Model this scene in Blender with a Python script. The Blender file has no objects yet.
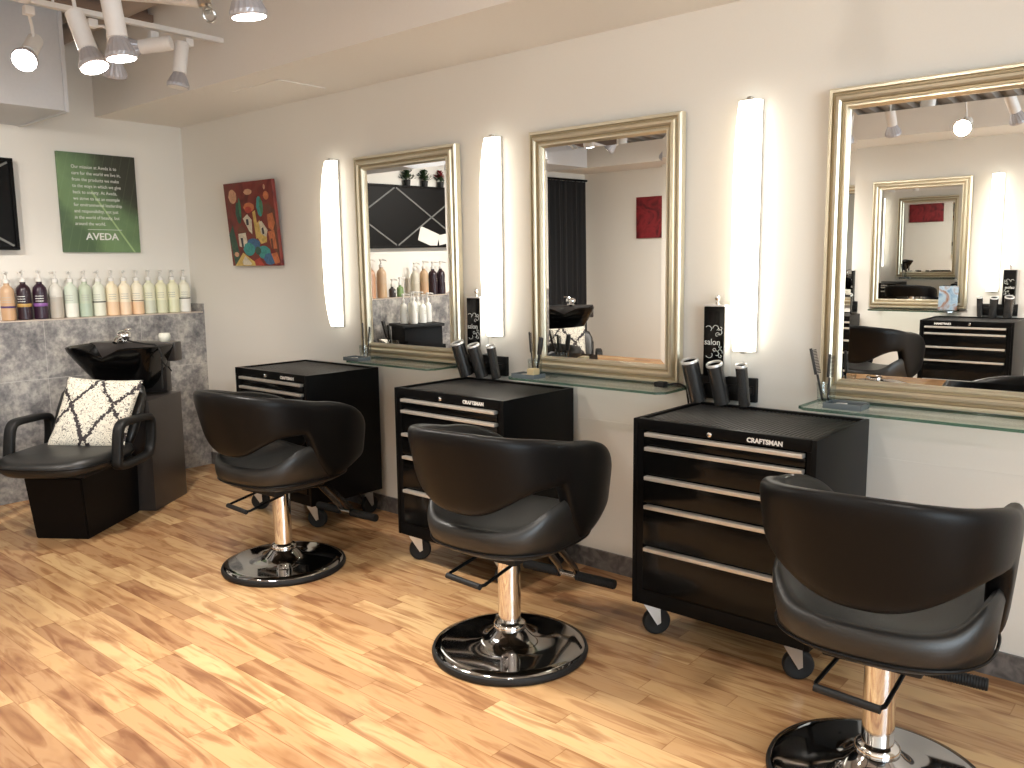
import bpy, bmesh, math, random
from mathutils import Vector, Matrix, Quaternion
random.seed(7)
sc = bpy.context.scene
COL = sc.collection
PI = math.pi
R = math.radians

# ------------------------------------------------------------------ materials
def new_mat(name):
    m = bpy.data.materials.new(name); m.use_nodes = True
    return m, m.node_tree, m.node_tree.nodes['Principled BSDF']

def mat(name, col, rough=.5, metal=0., emit=None, estr=0., coat=0., spec=None, bump=None, var=None):
    m, nt, b = new_mat(name)
    b.inputs['Base Color'].default_value = (*col, 1)
    b.inputs['Roughness'].default_value = rough
    b.inputs['Metallic'].default_value = metal
    if coat:
        b.inputs['Coat Weight'].default_value = coat
        b.inputs['Coat Roughness'].default_value = .08
    if spec is not None:
        b.inputs['Specular IOR Level'].default_value = spec
    if emit:
        b.inputs['Emission Color'].default_value = (*emit, 1)
        b.inputs['Emission Strength'].default_value = estr
    tc = nt.nodes.new('ShaderNodeTexCoord')
    n = nt.nodes.new('ShaderNodeTexNoise')
    n.inputs['Scale'].default_value = (bump or (60, .05))[0]
    n.inputs['Detail'].default_value = 4
    nt.links.new(tc.outputs['Object'], n.inputs['Vector'])
    if bump:
        bp = nt.nodes.new('ShaderNodeBump')
        bp.inputs['Strength'].default_value = bump[1]
        bp.inputs['Distance'].default_value = .004
        nt.links.new(n.outputs['Fac'], bp.inputs['Height'])
        nt.links.new(bp.outputs['Normal'], b.inputs['Normal'])
    v = var if var is not None else .04
    mx = nt.nodes.new('ShaderNodeMixRGB')
    mx.inputs[1].default_value = tuple(min(1, c * (1 - v)) for c in col) + (1,)
    mx.inputs[2].default_value = tuple(min(1, c * (1 + v)) for c in col) + (1,)
    nt.links.new(n.outputs['Fac'], mx.inputs[0])
    nt.links.new(mx.outputs[0], b.inputs['Base Color'])
    return m

def math_node(nt, op, a, b=None, c=None):
    n = nt.nodes.new('ShaderNodeMath'); n.operation = op
    for i, v in enumerate((a, b, c)):
        if v is None: continue
        if isinstance(v, (int, float)): n.inputs[i].default_value = v
        else: nt.links.new(v, n.inputs[i])
    return n.outputs[0]

def ramp(nt, fac, stops, interp='LINEAR'):
    r = nt.nodes.new('ShaderNodeValToRGB'); r.color_ramp.interpolation = interp
    el = r.color_ramp.elements
    while len(el) < len(stops): el.new(.5)
    for e, (p, c) in zip(el, stops): e.position = p; e.color = (*c, 1)
    nt.links.new(fac, r.inputs[0])
    return r.outputs[0]

def floor_mat():
    m, nt, b = new_mat('laminate floor')
    tc = nt.nodes.new('ShaderNodeTexCoord')
    sp = nt.nodes.new('ShaderNodeSeparateXYZ'); nt.links.new(tc.outputs['Object'], sp.inputs[0])
    x, y = sp.outputs[0], sp.outputs[1]
    W, L = .085, .60
    yr = math_node(nt, 'DIVIDE', y, W)
    row = math_node(nt, 'FLOOR', yr)
    wn = nt.nodes.new('ShaderNodeTexWhiteNoise'); wn.noise_dimensions = '1D'
    nt.links.new(row, wn.inputs['W'])
    xo = math_node(nt, 'ADD', math_node(nt, 'DIVIDE', x, L), math_node(nt, 'MULTIPLY', wn.outputs['Value'], 7.3))
    colm = math_node(nt, 'FLOOR', xo)
    cb = nt.nodes.new('ShaderNodeCombineXYZ'); nt.links.new(row, cb.inputs[0]); nt.links.new(colm, cb.inputs[1])
    w2 = nt.nodes.new('ShaderNodeTexWhiteNoise'); w2.noise_dimensions = '2D'; nt.links.new(cb.outputs[0], w2.inputs['Vector'])
    base = ramp(nt, w2.outputs['Value'], [(0, (.40, .225, .115)), (.3, (.50, .295, .145)), (.65, (.57, .355, .175)), (1, (.66, .44, .225))])
    # grain: noise stretched along the strip, offset per strip
    mp = nt.nodes.new('ShaderNodeCombineXYZ')
    nt.links.new(math_node(nt, 'MULTIPLY', x, 2.4), mp.inputs[0])
    nt.links.new(math_node(nt, 'MULTIPLY', y, 17.), mp.inputs[1])
    nt.links.new(math_node(nt, 'MULTIPLY', w2.outputs['Value'], 40.), mp.inputs[2])
    g = nt.nodes.new('ShaderNodeTexNoise'); g.inputs['Scale'].default_value = 1.; g.inputs['Detail'].default_value = 6
    g.inputs['Distortion'].default_value = 1.1
    nt.links.new(mp.outputs[0], g.inputs['Vector'])
    gr = ramp(nt, g.outputs['Fac'], [(.30, (.50, .38, .33)), (.42, (.74, .64, .58)), (.50, (1, 1, .98)), (.60, (1.0, .99, .93)), (.72, (.70, .58, .50))])
    mul = nt.nodes.new('ShaderNodeMixRGB'); mul.blend_type = 'MULTIPLY'; mul.inputs[0].default_value = .85
    nt.links.new(base, mul.inputs[1]); nt.links.new(gr, mul.inputs[2])
    # darker heartwood patches
    mp2 = nt.nodes.new('ShaderNodeCombineXYZ')
    nt.links.new(math_node(nt, 'MULTIPLY', x, 3.4), mp2.inputs[0])
    nt.links.new(math_node(nt, 'MULTIPLY', y, 8.), mp2.inputs[1])
    nt.links.new(math_node(nt, 'MULTIPLY', w2.outputs['Value'], 60.), mp2.inputs[2])
    k = nt.nodes.new('ShaderNodeTexNoise'); k.inputs['Scale'].default_value = 1.; k.inputs['Detail'].default_value = 3
    nt.links.new(mp2.outputs[0], k.inputs['Vector'])
    kr = ramp(nt, k.outputs['Fac'], [(.52, (1, 1, 1)), (.70, (.60, .48, .44))])
    mul2 = nt.nodes.new('ShaderNodeMixRGB'); mul2.blend_type = 'MULTIPLY'; mul2.inputs[0].default_value = .8
    nt.links.new(mul.outputs[0], mul2.inputs[1]); nt.links.new(kr, mul2.inputs[2])
    # joints
    fy = math_node(nt, 'FRACT', yr); fx = math_node(nt, 'FRACT', xo)
    ey = math_node(nt, 'MINIMUM', fy, math_node(nt, 'SUBTRACT', 1., fy))
    ex = math_node(nt, 'MULTIPLY', math_node(nt, 'MINIMUM', fx, math_node(nt, 'SUBTRACT', 1., fx)), L / W)
    e = math_node(nt, 'LESS_THAN', math_node(nt, 'MINIMUM', ex, ey), .018)
    mul3 = nt.nodes.new('ShaderNodeMixRGB'); mul3.blend_type = 'MULTIPLY'
    nt.links.new(math_node(nt, 'MULTIPLY', e, .45), mul3.inputs[0])
    nt.links.new(mul2.outputs[0], mul3.inputs[1]); mul3.inputs[2].default_value = (.45, .32, .22, 1)
    nt.links.new(mul3.outputs[0], b.inputs['Base Color'])
    b.inputs['Roughness'].default_value = .27
    b.inputs['Specular IOR Level'].default_value = .4
    return m

def stone_mat():
    m, nt, b = new_mat('grey stone tile')
    tc = nt.nodes.new('ShaderNodeTexCoord')
    n = nt.nodes.new('ShaderNodeTexNoise'); n.inputs['Scale'].default_value = 7.5; n.inputs['Detail'].default_value = 10; n.inputs['Roughness'].default_value = .68
    nt.links.new(tc.outputs['Object'], n.inputs['Vector'])
    c1 = ramp(nt, n.outputs['Fac'], [(.34, (.15, .145, .148)), (.46, (.29, .28, .272)), (.56, (.43, .41, .38)), (.68, (.58, .55, .50))])
    n2 = nt.nodes.new('ShaderNodeTexNoise'); n2.inputs['Scale'].default_value = 34; n2.inputs['Detail'].default_value = 6
    nt.links.new(tc.outputs['Object'], n2.inputs['Vector'])
    c2 = ramp(nt, n2.outputs['Fac'], [(.36, (.50, .50, .54)), (.6, (1.0, .99, .97))])
    mu = nt.nodes.new('ShaderNodeMixRGB'); mu.blend_type = 'MULTIPLY'; mu.inputs[0].default_value = .8
    nt.links.new(c1, mu.inputs[1]); nt.links.new(c2, mu.inputs[2])
    # tile joints (0.6 m wide, one course line at z = 0.73)
    sp = nt.nodes.new('ShaderNodeSeparateXYZ'); nt.links.new(tc.outputs['Object'], sp.inputs[0])
    dz = math_node(nt, 'ABSOLUTE', math_node(nt, 'SUBTRACT', sp.outputs[2], .73))
    fz = math_node(nt, 'LESS_THAN', dz, .0022)
    yy = math_node(nt, 'ABSOLUTE', math_node(nt, 'SUBTRACT', math_node(nt, 'FRACT', math_node(nt, 'ADD', math_node(nt, 'DIVIDE', sp.outputs[1], .6), 2.265)), .5))
    fy = math_node(nt, 'LESS_THAN', yy, .0025)
    f = math_node(nt, 'MAXIMUM', fz, fy)
    mj = nt.nodes.new('ShaderNodeMixRGB'); nt.links.new(math_node(nt, 'MULTIPLY', f, .6), mj.inputs[0])
    nt.links.new(mu.outputs[0], mj.inputs[1]); mj.inputs[2].default_value = (.56, .54, .50, 1)
    nt.links.new(mj.outputs[0], b.inputs['Base Color'])
    b.inputs['Roughness'].default_value = .42
    return m

def damask_mat():
    m, nt, b = new_mat('damask cloth')
    tc = nt.nodes.new('ShaderNodeTexCoord')
    sp = nt.nodes.new('ShaderNodeSeparateXYZ'); nt.links.new(tc.outputs['Object'], sp.inputs[0])
    U = math_node(nt, 'MULTIPLY', sp.outputs[0], 4.1)
    V = math_node(nt, 'MULTIPLY', sp.outputs[2], 2.7)
    # ogee lattice: u +- wave(v)
    tri = math_node(nt, 'PINGPONG', math_node(nt, 'ADD', V, .43), .5)          # 0..0.5
    wav = math_node(nt, 'ADD', tri, math_node(nt, 'MULTIPLY', math_node(nt, 'SINE', math_node(nt, 'MULTIPLY', V, 4 * PI)), .03))
    d = None
    for s in (1, -1):
        q = math_node(nt, 'FRACT', math_node(nt, 'ADD', math_node(nt, 'ADD', U, .02), math_node(nt, 'MULTIPLY', wav, float(s))))
        dd = math_node(nt, 'MINIMUM', q, math_node(nt, 'SUBTRACT', 1., q))
        d = dd if d is None else math_node(nt, 'MINIMUM', d, dd)
    n = nt.nodes.new('ShaderNodeTexNoise'); n.inputs['Scale'].default_value = 70; n.inputs['Detail'].default_value = 2
    nt.links.new(tc.outputs['Object'], n.inputs['Vector'])
    thr = math_node(nt, 'MULTIPLY_ADD', n.outputs['Fac'], .24, -.07)
    lat = math_node(nt, 'LESS_THAN', d, thr)
    # scrollwork: thin iso-lines of a smooth noise
    n2 = nt.nodes.new('ShaderNodeTexNoise'); n2.inputs['Scale'].default_value = 26; n2.inputs['Detail'].default_value = 1; n2.inputs['Distortion'].default_value = 1.6
    nt.links.new(tc.outputs['Object'], n2.inputs['Vector'])
    sc2 = math_node(nt, 'LESS_THAN', math_node(nt, 'ABSOLUTE', math_node(nt, 'SUBTRACT', math_node(nt, 'FRACT', math_node(nt, 'MULTIPLY', n2.outputs['Fac'], 5.)), .5)), .10)
    f = math_node(nt, 'MAXIMUM', lat, math_node(nt, 'MULTIPLY', sc2, .78))
    mj = nt.nodes.new('ShaderNodeMixRGB'); nt.links.new(f, mj.inputs[0])
    mj.inputs[1].default_value = (.72, .68, .575, 1); mj.inputs[2].default_value = (.035, .028, .03, 1)
    nt.links.new(mj.outputs[0], b.inputs['Base Color']); b.inputs['Roughness'].default_value = .85
    return m

def glass_mat(name, tint, gloss=.12):
    m = bpy.data.materials.new(name); m.use_nodes = True; nt = m.node_tree
    for n in list(nt.nodes): nt.nodes.remove(n)
    out = nt.nodes.new('ShaderNodeOutputMaterial')
    t = nt.nodes.new('ShaderNodeBsdfTransparent'); t.inputs[0].default_value = (*tint, 1)
    g = nt.nodes.new('ShaderNodeBsdfGlossy'); g.inputs['Roughness'].default_value = .03
    fr = nt.nodes.new('ShaderNodeLayerWeight'); fr.inputs[0].default_value = .5
    mx = nt.nodes.new('ShaderNodeMixShader')
    nt.links.new(math_node(nt, 'MULTIPLY_ADD', math_node(nt, 'POWER', fr.outputs[1], 5.), .45, .03 + gloss * .3), mx.inputs[0])
    nt.links.new(t.outputs[0], mx.inputs[1]); nt.links.new(g.outputs[0], mx.inputs[2])
    nt.links.new(mx.outputs[0], out.inputs[0])
    return m

def poster_mat():
    m, nt, b = new_mat('green leaf poster print')
    tc = nt.nodes.new('ShaderNodeTexCoord')
    sp = nt.nodes.new('ShaderNodeSeparateXYZ'); nt.links.new(tc.outputs['Object'], sp.inputs[0])
    y, z = sp.outputs[1], sp.outputs[2]        # y: -.25...25, z: -.31...31
    n = nt.nodes.new('ShaderNodeTexNoise'); n.inputs['Scale'].default_value = 5; n.inputs['Detail'].default_value = 4
    nt.links.new(tc.outputs['Object'], n.inputs['Vector'])
    # dark corner top right, green body
    t = math_node(nt, 'ADD', math_node(nt, 'SUBTRACT', math_node(nt, 'MULTIPLY', y, 1.5), math_node(nt, 'MULTIPLY', z, -1.3)), math_node(nt, 'MULTIPLY', math_node(nt, 'SUBTRACT', n.outputs['Fac'], .5), .6))
    c = ramp(nt, math_node(nt, 'ADD', t, .5), [(.0, (.07, .12, .055)), (.18, (.15, .245, .105)), (.45, (.165, .27, .125)), (.66, (.10, .16, .08)), (.85, (.045, .052, .034)), (1, (.04, .042, .03))])
    # leaf mid-rib from upper left to lower right
    rib = math_node(nt, 'ABSOLUTE', math_node(nt, 'ADD', math_node(nt, 'ADD', math_node(nt, 'MULTIPLY', y, 1.5), z), -.0))
    rf = math_node(nt, 'MULTIPLY', math_node(nt, 'LESS_THAN', rib, .010), math_node(nt, 'GREATER_THAN', y, -.05))
    vein = math_node(nt, 'ABSOLUTE', math_node(nt, 'SUBTRACT', math_node(nt, 'FRACT', math_node(nt, 'MULTIPLY', math_node(nt, 'SUBTRACT', math_node(nt, 'MULTIPLY', y, 1.6), math_node(nt, 'MULTIPLY', z, .4)), 11.)), .5))
    vf = math_node(nt, 'MULTIPLY', math_node(nt, 'LESS_THAN', vein, .05), .05)
    mj = nt.nodes.new('ShaderNodeMixRGB'); nt.links.new(math_node(nt, 'MAXIMUM', math_node(nt, 'MULTIPLY', rf, .65), vf), mj.inputs[0])
    nt.links.new(c, mj.inputs[1]); mj.inputs[2].default_value = (.45, .62, .30, 1)
    nt.links.new(mj.outputs[0], b.inputs['Base Color']); b.inputs['Roughness'].default_value = .55
    return m

def blotch_mat(name, cols, scale, rough=.6):
    m, nt, b = new_mat(name)
    tc = nt.nodes.new('ShaderNodeTexCoord')
    n = nt.nodes.new('ShaderNodeTexNoise'); n.inputs['Scale'].default_value = scale; n.inputs['Detail'].default_value = 4; n.inputs['Distortion'].default_value = 1.2
    nt.links.new(tc.outputs['Object'], n.inputs['Vector'])
    k = len(cols)
    c = ramp(nt, n.outputs['Fac'], [(.3 + .4 * i / max(1, k - 1), q) for i, q in enumerate(cols)])
    nt.links.new(c, b.inputs['Base Color']); b.inputs['Roughness'].default_value = rough
    return m

M = {}
M['wall'] = mat('painted wall', (.765, .735, .675), .75, bump=(120, .06), var=.015)
M['soffit'] = mat('painted soffit', (.83, .80, .75), .8, var=.015)
M['ceil'] = mat('painted metal deck', (.62, .575, .53), .7)
M['floor'] = floor_mat()
M['stone'] = stone_mat()
M['trim'] = mat('tile edge trim', (.55, .47, .40), .4)
M['basebd'] = blotch_mat('dark slate baseboard', [(.06, .055, .055), (.12, .11, .105), (.20, .18, .17)], 18, .4)
M['duct'] = mat('painted duct', (.60, .61, .635), .5, metal=.1)
M['black_vinyl'] = mat('black vinyl', (.0045, .0042, .0042), .40, bump=(260, .10), spec=.17)
M['seat_vinyl'] = mat('black seat vinyl', (.010, .010, .0095), .42, bump=(200, .12), spec=.6)
M['black_gloss'] = mat('black gloss metal', (.0035, .0035, .0035), .15, spec=.24)
M['black_satin'] = mat('black satin metal', (.0035, .0035, .0037), .36, spec=.10)
M['black_matte'] = mat('black plastic', (.009, .009, .009), .5, spec=.3)
M['rubber'] = mat('black rubber', (.010, .010, .010), .6, spec=.3)
M['base_black'] = mat('black laminate', (.0045, .004, .004), .45, spec=.12)
M['wood_black'] = mat('dark laminate', (.040, .034, .031), .34, spec=.5)
M['chrome'] = mat('chrome', (.80, .80, .80), .06, metal=1., var=0)
M['steel'] = mat('brushed steel', (.60, .59, .57), .28, metal=1.)
M['pull'] = mat('anodised drawer pull', (.62, .585, .53), .36, metal=.55)
M['mat'] = mat('ribbed rubber mat', (.036, .034, .032), .5, bump=(300, .3))
M['silver_gold'] = mat('champagne frame', (.78, .72, .56), .33, metal=.8, bump=(40, .03), var=.04)
M['gold_dark'] = mat('antique frame groove', (.46, .38, .24), .42, metal=.6, var=.06)
M['mirror'] = mat('mirror silver', (.86, .87, .86), .0, metal=1., var=0)
M['lamp'] = mat('lit diffuser', (.9, .88, .84), .5, emit=(1, .94, .80), estr=3.5)
M['bulb'] = mat('lit bulb face', (.9, .9, .9), .4, emit=(1, .93, .86), estr=22.)
M['white_metal'] = mat('white track metal', (.80, .78, .76), .4)
M['fin'] = mat('bulb heat sink', (.48, .47, .50), .4, metal=.4)
M['glass'] = glass_mat('shelf glass', (.94, .97, .955), .05)
M['glass_edge'] = glass_mat('green glass edge', (.22, .42, .34), .5)
M['clear'] = glass_mat('clear glass', (.93, .95, .95))
M['frost'] = mat('milky glass', (.66, .65, .56), .2)
M['white'] = mat('white plastic', (.78, .76, .72), .4)
M['paper'] = mat('white lettering', (.75, .76, .72), .6)
M['damask'] = damask_mat()
M['poster'] = poster_mat()
M['red_art'] = blotch_mat('red abstract paint', [(.03, .003, .005), (.14, .008, .012), (.26, .018, .025), (.06, .004, .008)], 6)
M['curtain'] = mat('black curtain', (.010, .010, .011), .8)
M['leaf'] = mat('dark green leaf', (.02, .045, .015), .5, var=.3)
M['red_flower'] = mat('red petals', (.22, .01, .015), .6, var=.2)
M['towel'] = mat('white towel', (.72, .69, .64), .9, bump=(150, .5))
M['tray'] = mat('blue glass tray', (.13, .155, .165), .2)
M['comb'] = mat('dark comb plastic', (.02, .018, .018), .4)

M['tube'] = mat('dark metal tube', (.15, .145, .14), .27, metal=.85)
M['rim'] = mat('polished tube rim', (.78, .77, .74), .3, metal=.5)
M['silver_satin'] = mat('silver edge', (.74, .73, .70), .35, metal=.35)
M['lattice'] = mat('grey lattice strip', (.16, .16, .15), .5)
M['canvas'] = blotch_mat('painted red ground', [(.10, .012, .012), (.20, .03, .022), (.14, .05, .03)], 7)
M['pipe'] = mat('tan painted pipe', (.36, .29, .24), .6)
M['chrome_dark'] = mat('polished chrome base', (.50, .50, .50), .07, metal=1., var=0)
M['steel_dark'] = mat('dark plated steel', (.32, .31, .30), .22, metal=1.)
M['print_dark'] = mat('grey print', (.36, .36, .33), .6)

# ------------------------------------------------------------------ mesh helpers
class MB:
    """collects shapes into one bmesh"""
    def __init__(s): s.b = bmesh.new()
    def add(s, verts, faces, mi=0):
        vs = [s.b.verts.new(v) for v in verts]
        out = []
        for f in faces:
            try:
                fc = s.b.faces.new([vs[i] for i in f]); fc.material_index = mi; out.append(fc)
            except ValueError: pass
        return vs, out
    def box(s, lo, hi, bev=0., seg=2, mi=0, mtx=None):
        (x0, y0, z0), (x1, y1, z1) = lo, hi
        t = bmesh.new()
        vs = [t.verts.new(v) for v in [(x0,y0,z0),(x1,y0,z0),(x1,y1,z0),(x0,y1,z0),(x0,y0,z1),(x1,y0,z1),(x1,y1,z1),(x0,y1,z1)]]
        for f in [(0,3,2,1),(4,5,6,7),(0,1,5,4),(1,2,6,5),(2,3,7,6),(3,0,4,7)]: t.faces.new([vs[i] for i in f])
        if bev > 0: bmesh.ops.bevel(t, geom=t.edges[:], offset=bev, segments=seg, profile=.6, affect='EDGES')
        s.merge(t, mi, mtx); return s
    def merge(s, t, mi=0, mtx=None):
        t.verts.index_update()
        vm = [s.b.verts.new((mtx @ v.co) if mtx else v.co) for v in t.verts]
        for f in t.faces:
            try:
                nf = s.b.faces.new([vm[v.index] for v in f.verts]); nf.material_index = mi
            except ValueError: pass
        t.free()
    def lathe(s, prof, n=32, mtx=None, mi=0, close=True):
        """prof: list of (r, z) about the z axis"""
        rings = []
        for r, z in prof:
            if r < 1e-6:
                v = Vector((0, 0, z)); rings.append([s.b.verts.new(mtx @ v if mtx else v)])
            else:
                ring = []
                for i in range(n):
                    a = 2 * PI * i / n
                    v = Vector((r * math.cos(a), r * math.sin(a), z))
                    ring.append(s.b.verts.new(mtx @ v if mtx else v))
                rings.append(ring)
        for A, B in zip(rings[:-1], rings[1:]):
            for i in range(n):
                j = (i + 1) % n
                if len(A) == 1 and len(B) == 1: continue
                if len(A) == 1: f = [A[0], B[j], B[i]]
                elif len(B) == 1: f = [A[i], A[j], B[0]]
                else: f = [A[i], A[j], B[j], B[i]]
                try: s.b.faces.new(f).material_index = mi
                except ValueError: pass
        return s
    def loft(s, rings, closed_ring=True, cap=True, mi=0, wrap=False):
        R_ = [[s.b.verts.new(v) for v in r] for r in rings]
        n = len(R_[0]); m = len(R_)
        for k in range(m if wrap else m - 1):
            A, B = R_[k], R_[(k + 1) % m]
            for i in range(n if closed_ring else n - 1):
                j = (i + 1) % n
                try: s.b.faces.new([A[i], A[j], B[j], B[i]]).material_index = mi
                except ValueError: pass
        if cap and not wrap:
            for r, rev in ((R_[0], True), (R_[-1], False)):
                try: s.b.faces.new(r[::-1] if rev else r).material_index = mi
                except ValueError: pass
        return s
    def tube(s, pts, r, n=10, mi=0, closed=False, flat=None):
        """pts: path; r: radius or list of radii; flat=(w,h) for a rectangular-ish section"""
        P = [Vector(p) for p in pts]; m = len(P)
        rings = []; up = None
        for i in range(m):
            if closed: t = (P[(i + 1) % m] - P[i - 1])
            else: t = P[min(i + 1, m - 1)] - P[max(i - 1, 0)]
            t.normalize()
            if up is None:
                up = Vector((0, 0, 1)) if abs(t.z) < .9 else Vector((0, 1, 0))
            sd = t.cross(up)
            if sd.length < 1e-6: sd = t.cross(Vector((1, 0, 0)))
            sd.normalize(); up = sd.cross(t).normalized()
            rr = r[i] if isinstance(r, (list, tuple)) else r
            ring = []
            for k in range(n):
                a = 2 * PI * k / n
                c, q = math.cos(a), math.sin(a)
                if flat:
                    e = .45
                    c = math.copysign(abs(c) ** e, c) * flat[0]; q = math.copysign(abs(q) ** e, q) * flat[1]
                else: c *= rr; q *= rr
                ring.append(P[i] + sd * c + up * q)
            rings.append(ring)
        return s.loft(rings, wrap=closed)
    def build(s, name, m, parent=None, loc=None, smooth=True, rot=None, angle=40):
        bmesh.ops.recalc_face_normals(s.b, faces=s.b.faces[:])
        me = bpy.data.meshes.new(name); s.b.to_mesh(me); s.b.free()
        for mm in (m if isinstance(m, (list, tuple)) else [m]): me.materials.append(mm)
        if smooth:
            me.polygons.foreach_set('use_smooth', [True] * len(me.polygons))
            try: me.set_sharp_from_angle(angle=R(angle))
            except Exception: pass
        o = bpy.data.objects.new(name, me); COL.objects.link(o)
        if parent: o.parent = parent
        if loc: o.location = loc
        if rot: o.rotation_euler = rot
        return o

def smooth_path(pts, n=8, closed=False):
    P = [Vector(p) for p in pts]; out = []
    m = len(P)
    for i in range(m if closed else m - 1):
        if closed: p0, p1, p2, p3 = P[i - 1], P[i], P[(i + 1) % m], P[(i + 2) % m]
        else: p0, p1, p2, p3 = P[max(i - 1, 0)], P[i], P[i + 1], P[min(i + 2, m - 1)]
        for k in range(n):
            t = k / n
            out.append(.5 * ((2 * p1) + (-p0 + p2) * t + (2 * p0 - 5 * p1 + 4 * p2 - p3) * t * t + (-p0 + 3 * p1 - 3 * p2 + p3) * t ** 3))
    if not closed: out.append(P[-1])
    return out

def axis_mtx(p, d):
    """matrix taking +z to direction d, placed at p"""
    q = Vector((0, 0, 1)).rotation_difference(Vector(d).normalized())
    return Matrix.Translation(Vector(p)) @ q.to_matrix().to_4x4()

def tag(o, label, cat, group=None, kind=None):
    o['label'] = label; o['category'] = cat
    if group: o['group'] = group
    if kind: o['kind'] = kind
    return o
def thing(name, label, cat, loc=(0, 0, 0), rz=0., group=None, rot=None):
    o = bpy.data.objects.new(name, None); COL.objects.link(o)
    o.empty_display_size = .1
    o.location = loc; o.rotation_euler = rot if rot else (0, 0, rz)
    return tag(o, label, cat, group)
def struct(name, mb, m, smooth=False):
    o = mb.build(name, m, smooth=smooth); o['kind'] = 'structure'; return o
def dup(root, loc, rz, label, group=None):
    r = root.copy(); COL.objects.link(r); r.location = loc
    if rz is not None: r.rotation_euler = (r.rotation_euler[0], r.rotation_euler[1], rz)
    r['label'] = label
    if group: r['group'] = group
    for ch in list(root.children):
        c = ch.copy(); COL.objects.link(c); c.parent = r
        for g in ch.children:
            d = g.copy(); COL.objects.link(d); d.parent = c
    return r
def text_mesh(name, body, size, m, parent=None, mtx=None, align='LEFT', ext=.0008, sx=1., bold=0.):
    cu = bpy.data.curves.new(name, 'FONT'); cu.body = body; cu.size = size; cu.align_x = align; cu.extrude = ext
    cu.resolution_u = 3; cu.offset = bold
    tmp = bpy.data.objects.new(name + '_tmp', cu); COL.objects.link(tmp)
    dg = bpy.context.evaluated_depsgraph_get()
    me = bpy.data.meshes.new_from_object(tmp.evaluated_get(dg))
    bpy.data.objects.remove(tmp); bpy.data.curves.remove(cu)
    me.transform(Matrix.Diagonal((sx, 1, 1, 1)))
    if mtx: me.transform(mtx)
    me.materials.clear(); me.materials.append(m)
    o = bpy.data.objects.new(name, me); COL.objects.link(o)
    if parent: o.parent = parent
    return o

# ------------------------------------------------------------------ room shell
X1, YF, ZC = 8.6, -4.82, 2.95
SZ = 2.36                                   # soffit underside
struct('floor', MB().box((-.15, YF - .15, -.12), (X1 + .15, .15, 0)), M['floor'])
struct('wall_back', MB().box((-.15, 0, 0), (X1 + .15, .15, ZC + .1)), M['wall'])
struct('wall_left', MB().box((-.15, YF, 0), (0, 0, ZC + .1)), M['wall'])
struct('wall_front', MB().box((-.15, YF - .15, 0), (X1 + .15, YF, ZC + .1)), M['wall'])
WY0, WY1, WZ0, WZ1 = -4.6, -1.7, .35, 2.6          # shop window in the right-hand wall, behind the camera's side
struct('wall_right', MB().box((X1, YF, 0), (X1 + .15, WY0, ZC + .1)).box((X1, WY1, 0), (X1 + .15, 0, ZC + .1)).box((X1, WY0, 0), (X1 + .15, WY1, WZ0)).box((X1, WY0, WZ1), (X1 + .15, WY1, ZC + .1)), M['wall'])
mb = MB()
for y in (WY0 + .03, (WY0 + WY1) / 2, WY1 - .03): mb.box((X1 + .04, y - .03, WZ0 + .06), (X1 + .11, y + .03, WZ1 - .06), .004)
for z in (WZ0 + .03, WZ1 - .03): mb.box((X1 + .04, WY0, z - .03), (X1 + .11, WY1, z + .03), .004)
win = struct('window_1', mb, M['black_satin'])
pn = MB().box((X1 + .07, WY0 + .06, WZ0 + .06), (X1 + .076, WY1 - .06, WZ1 - .06)).build('pane', M['clear'], win, smooth=False)
al = bpy.data.lights.new('daylight', 'AREA'); al.shape = 'RECTANGLE'; al.size = WZ1 - WZ0; al.size_y = WY1 - WY0; al.energy = 165.; al.color = (.84, .92, 1.)
ao = bpy.data.objects.new('daylight', al); COL.objects.link(ao)
ao.location = (X1 + .30, (WY0 + WY1) / 2, (WZ0 + WZ1) / 2); ao.rotation_euler = (0, PI / 2, 0)
# corrugated deck ceiling, ribs along y
mb = MB(); rings = []
n = int((X1 + .3) / .15)
top = []
for i in range(n + 1):
    x = -.15 + i * .15
    for dx, z in ((0, ZC), (.055, ZC), (.075, ZC + .04), (.13, ZC + .04)): top.append((x + dx, z))
for y0, y1 in ((YF, 0.),):
    v = [(x, y0, z) for x, z in top] + [(x, y1, z) for x, z in top] + [(x, y0, ZC + .1) for x, z in top] + [(x, y1, ZC + .1) for x, z in top]
    k = len(top); f = []
    for i in range(k - 1):
        f.append((i, i + 1, k + i + 1, k + i)); f.append((2 * k + i, 3 * k + i, 3 * k + i + 1, 2 * k + i + 1))
    mb.add(v, f)
struct('ceiling', mb, M['ceil'])
struct('ceiling_soffit', MB().box((0, -.585, SZ), (X1, 0, ZC)), M['soffit'])
struct('ceiling_soffit_front', MB().box((0, YF, 2.29), (X1, YF + .6, 2.66)), M['soffit'])
# tiled half wall with ledge along the left wall
struct('wall_left_tiled', MB().box((0, -3.7, 0), (.165, 0, 1.085)).box((.0, -.012, 1.085), (.165, 0, 1.147)), M['stone'])
struct('trim_1', MB().box((0, -3.7, 1.085), (.168, -.0125, 1.092)), M['trim'])
struct('trim_2', MB().box((1.6, -.0022, .6905), (X1, 0, .694)), M['wall'])
struct('baseboard_back', MB().box((.165, -.012, 0), (X1, 0, .088)), M['basebd'])
struct('baseboard_front', MB().box((0, YF, 0), (X1, YF + .012, .088)), M['basebd'])
# access panel in the soffit
o = struct('trim_3', MB().box((1.36, -.42, SZ - .006), (1.80, -.12, SZ), .002), M['soffit'])

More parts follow.
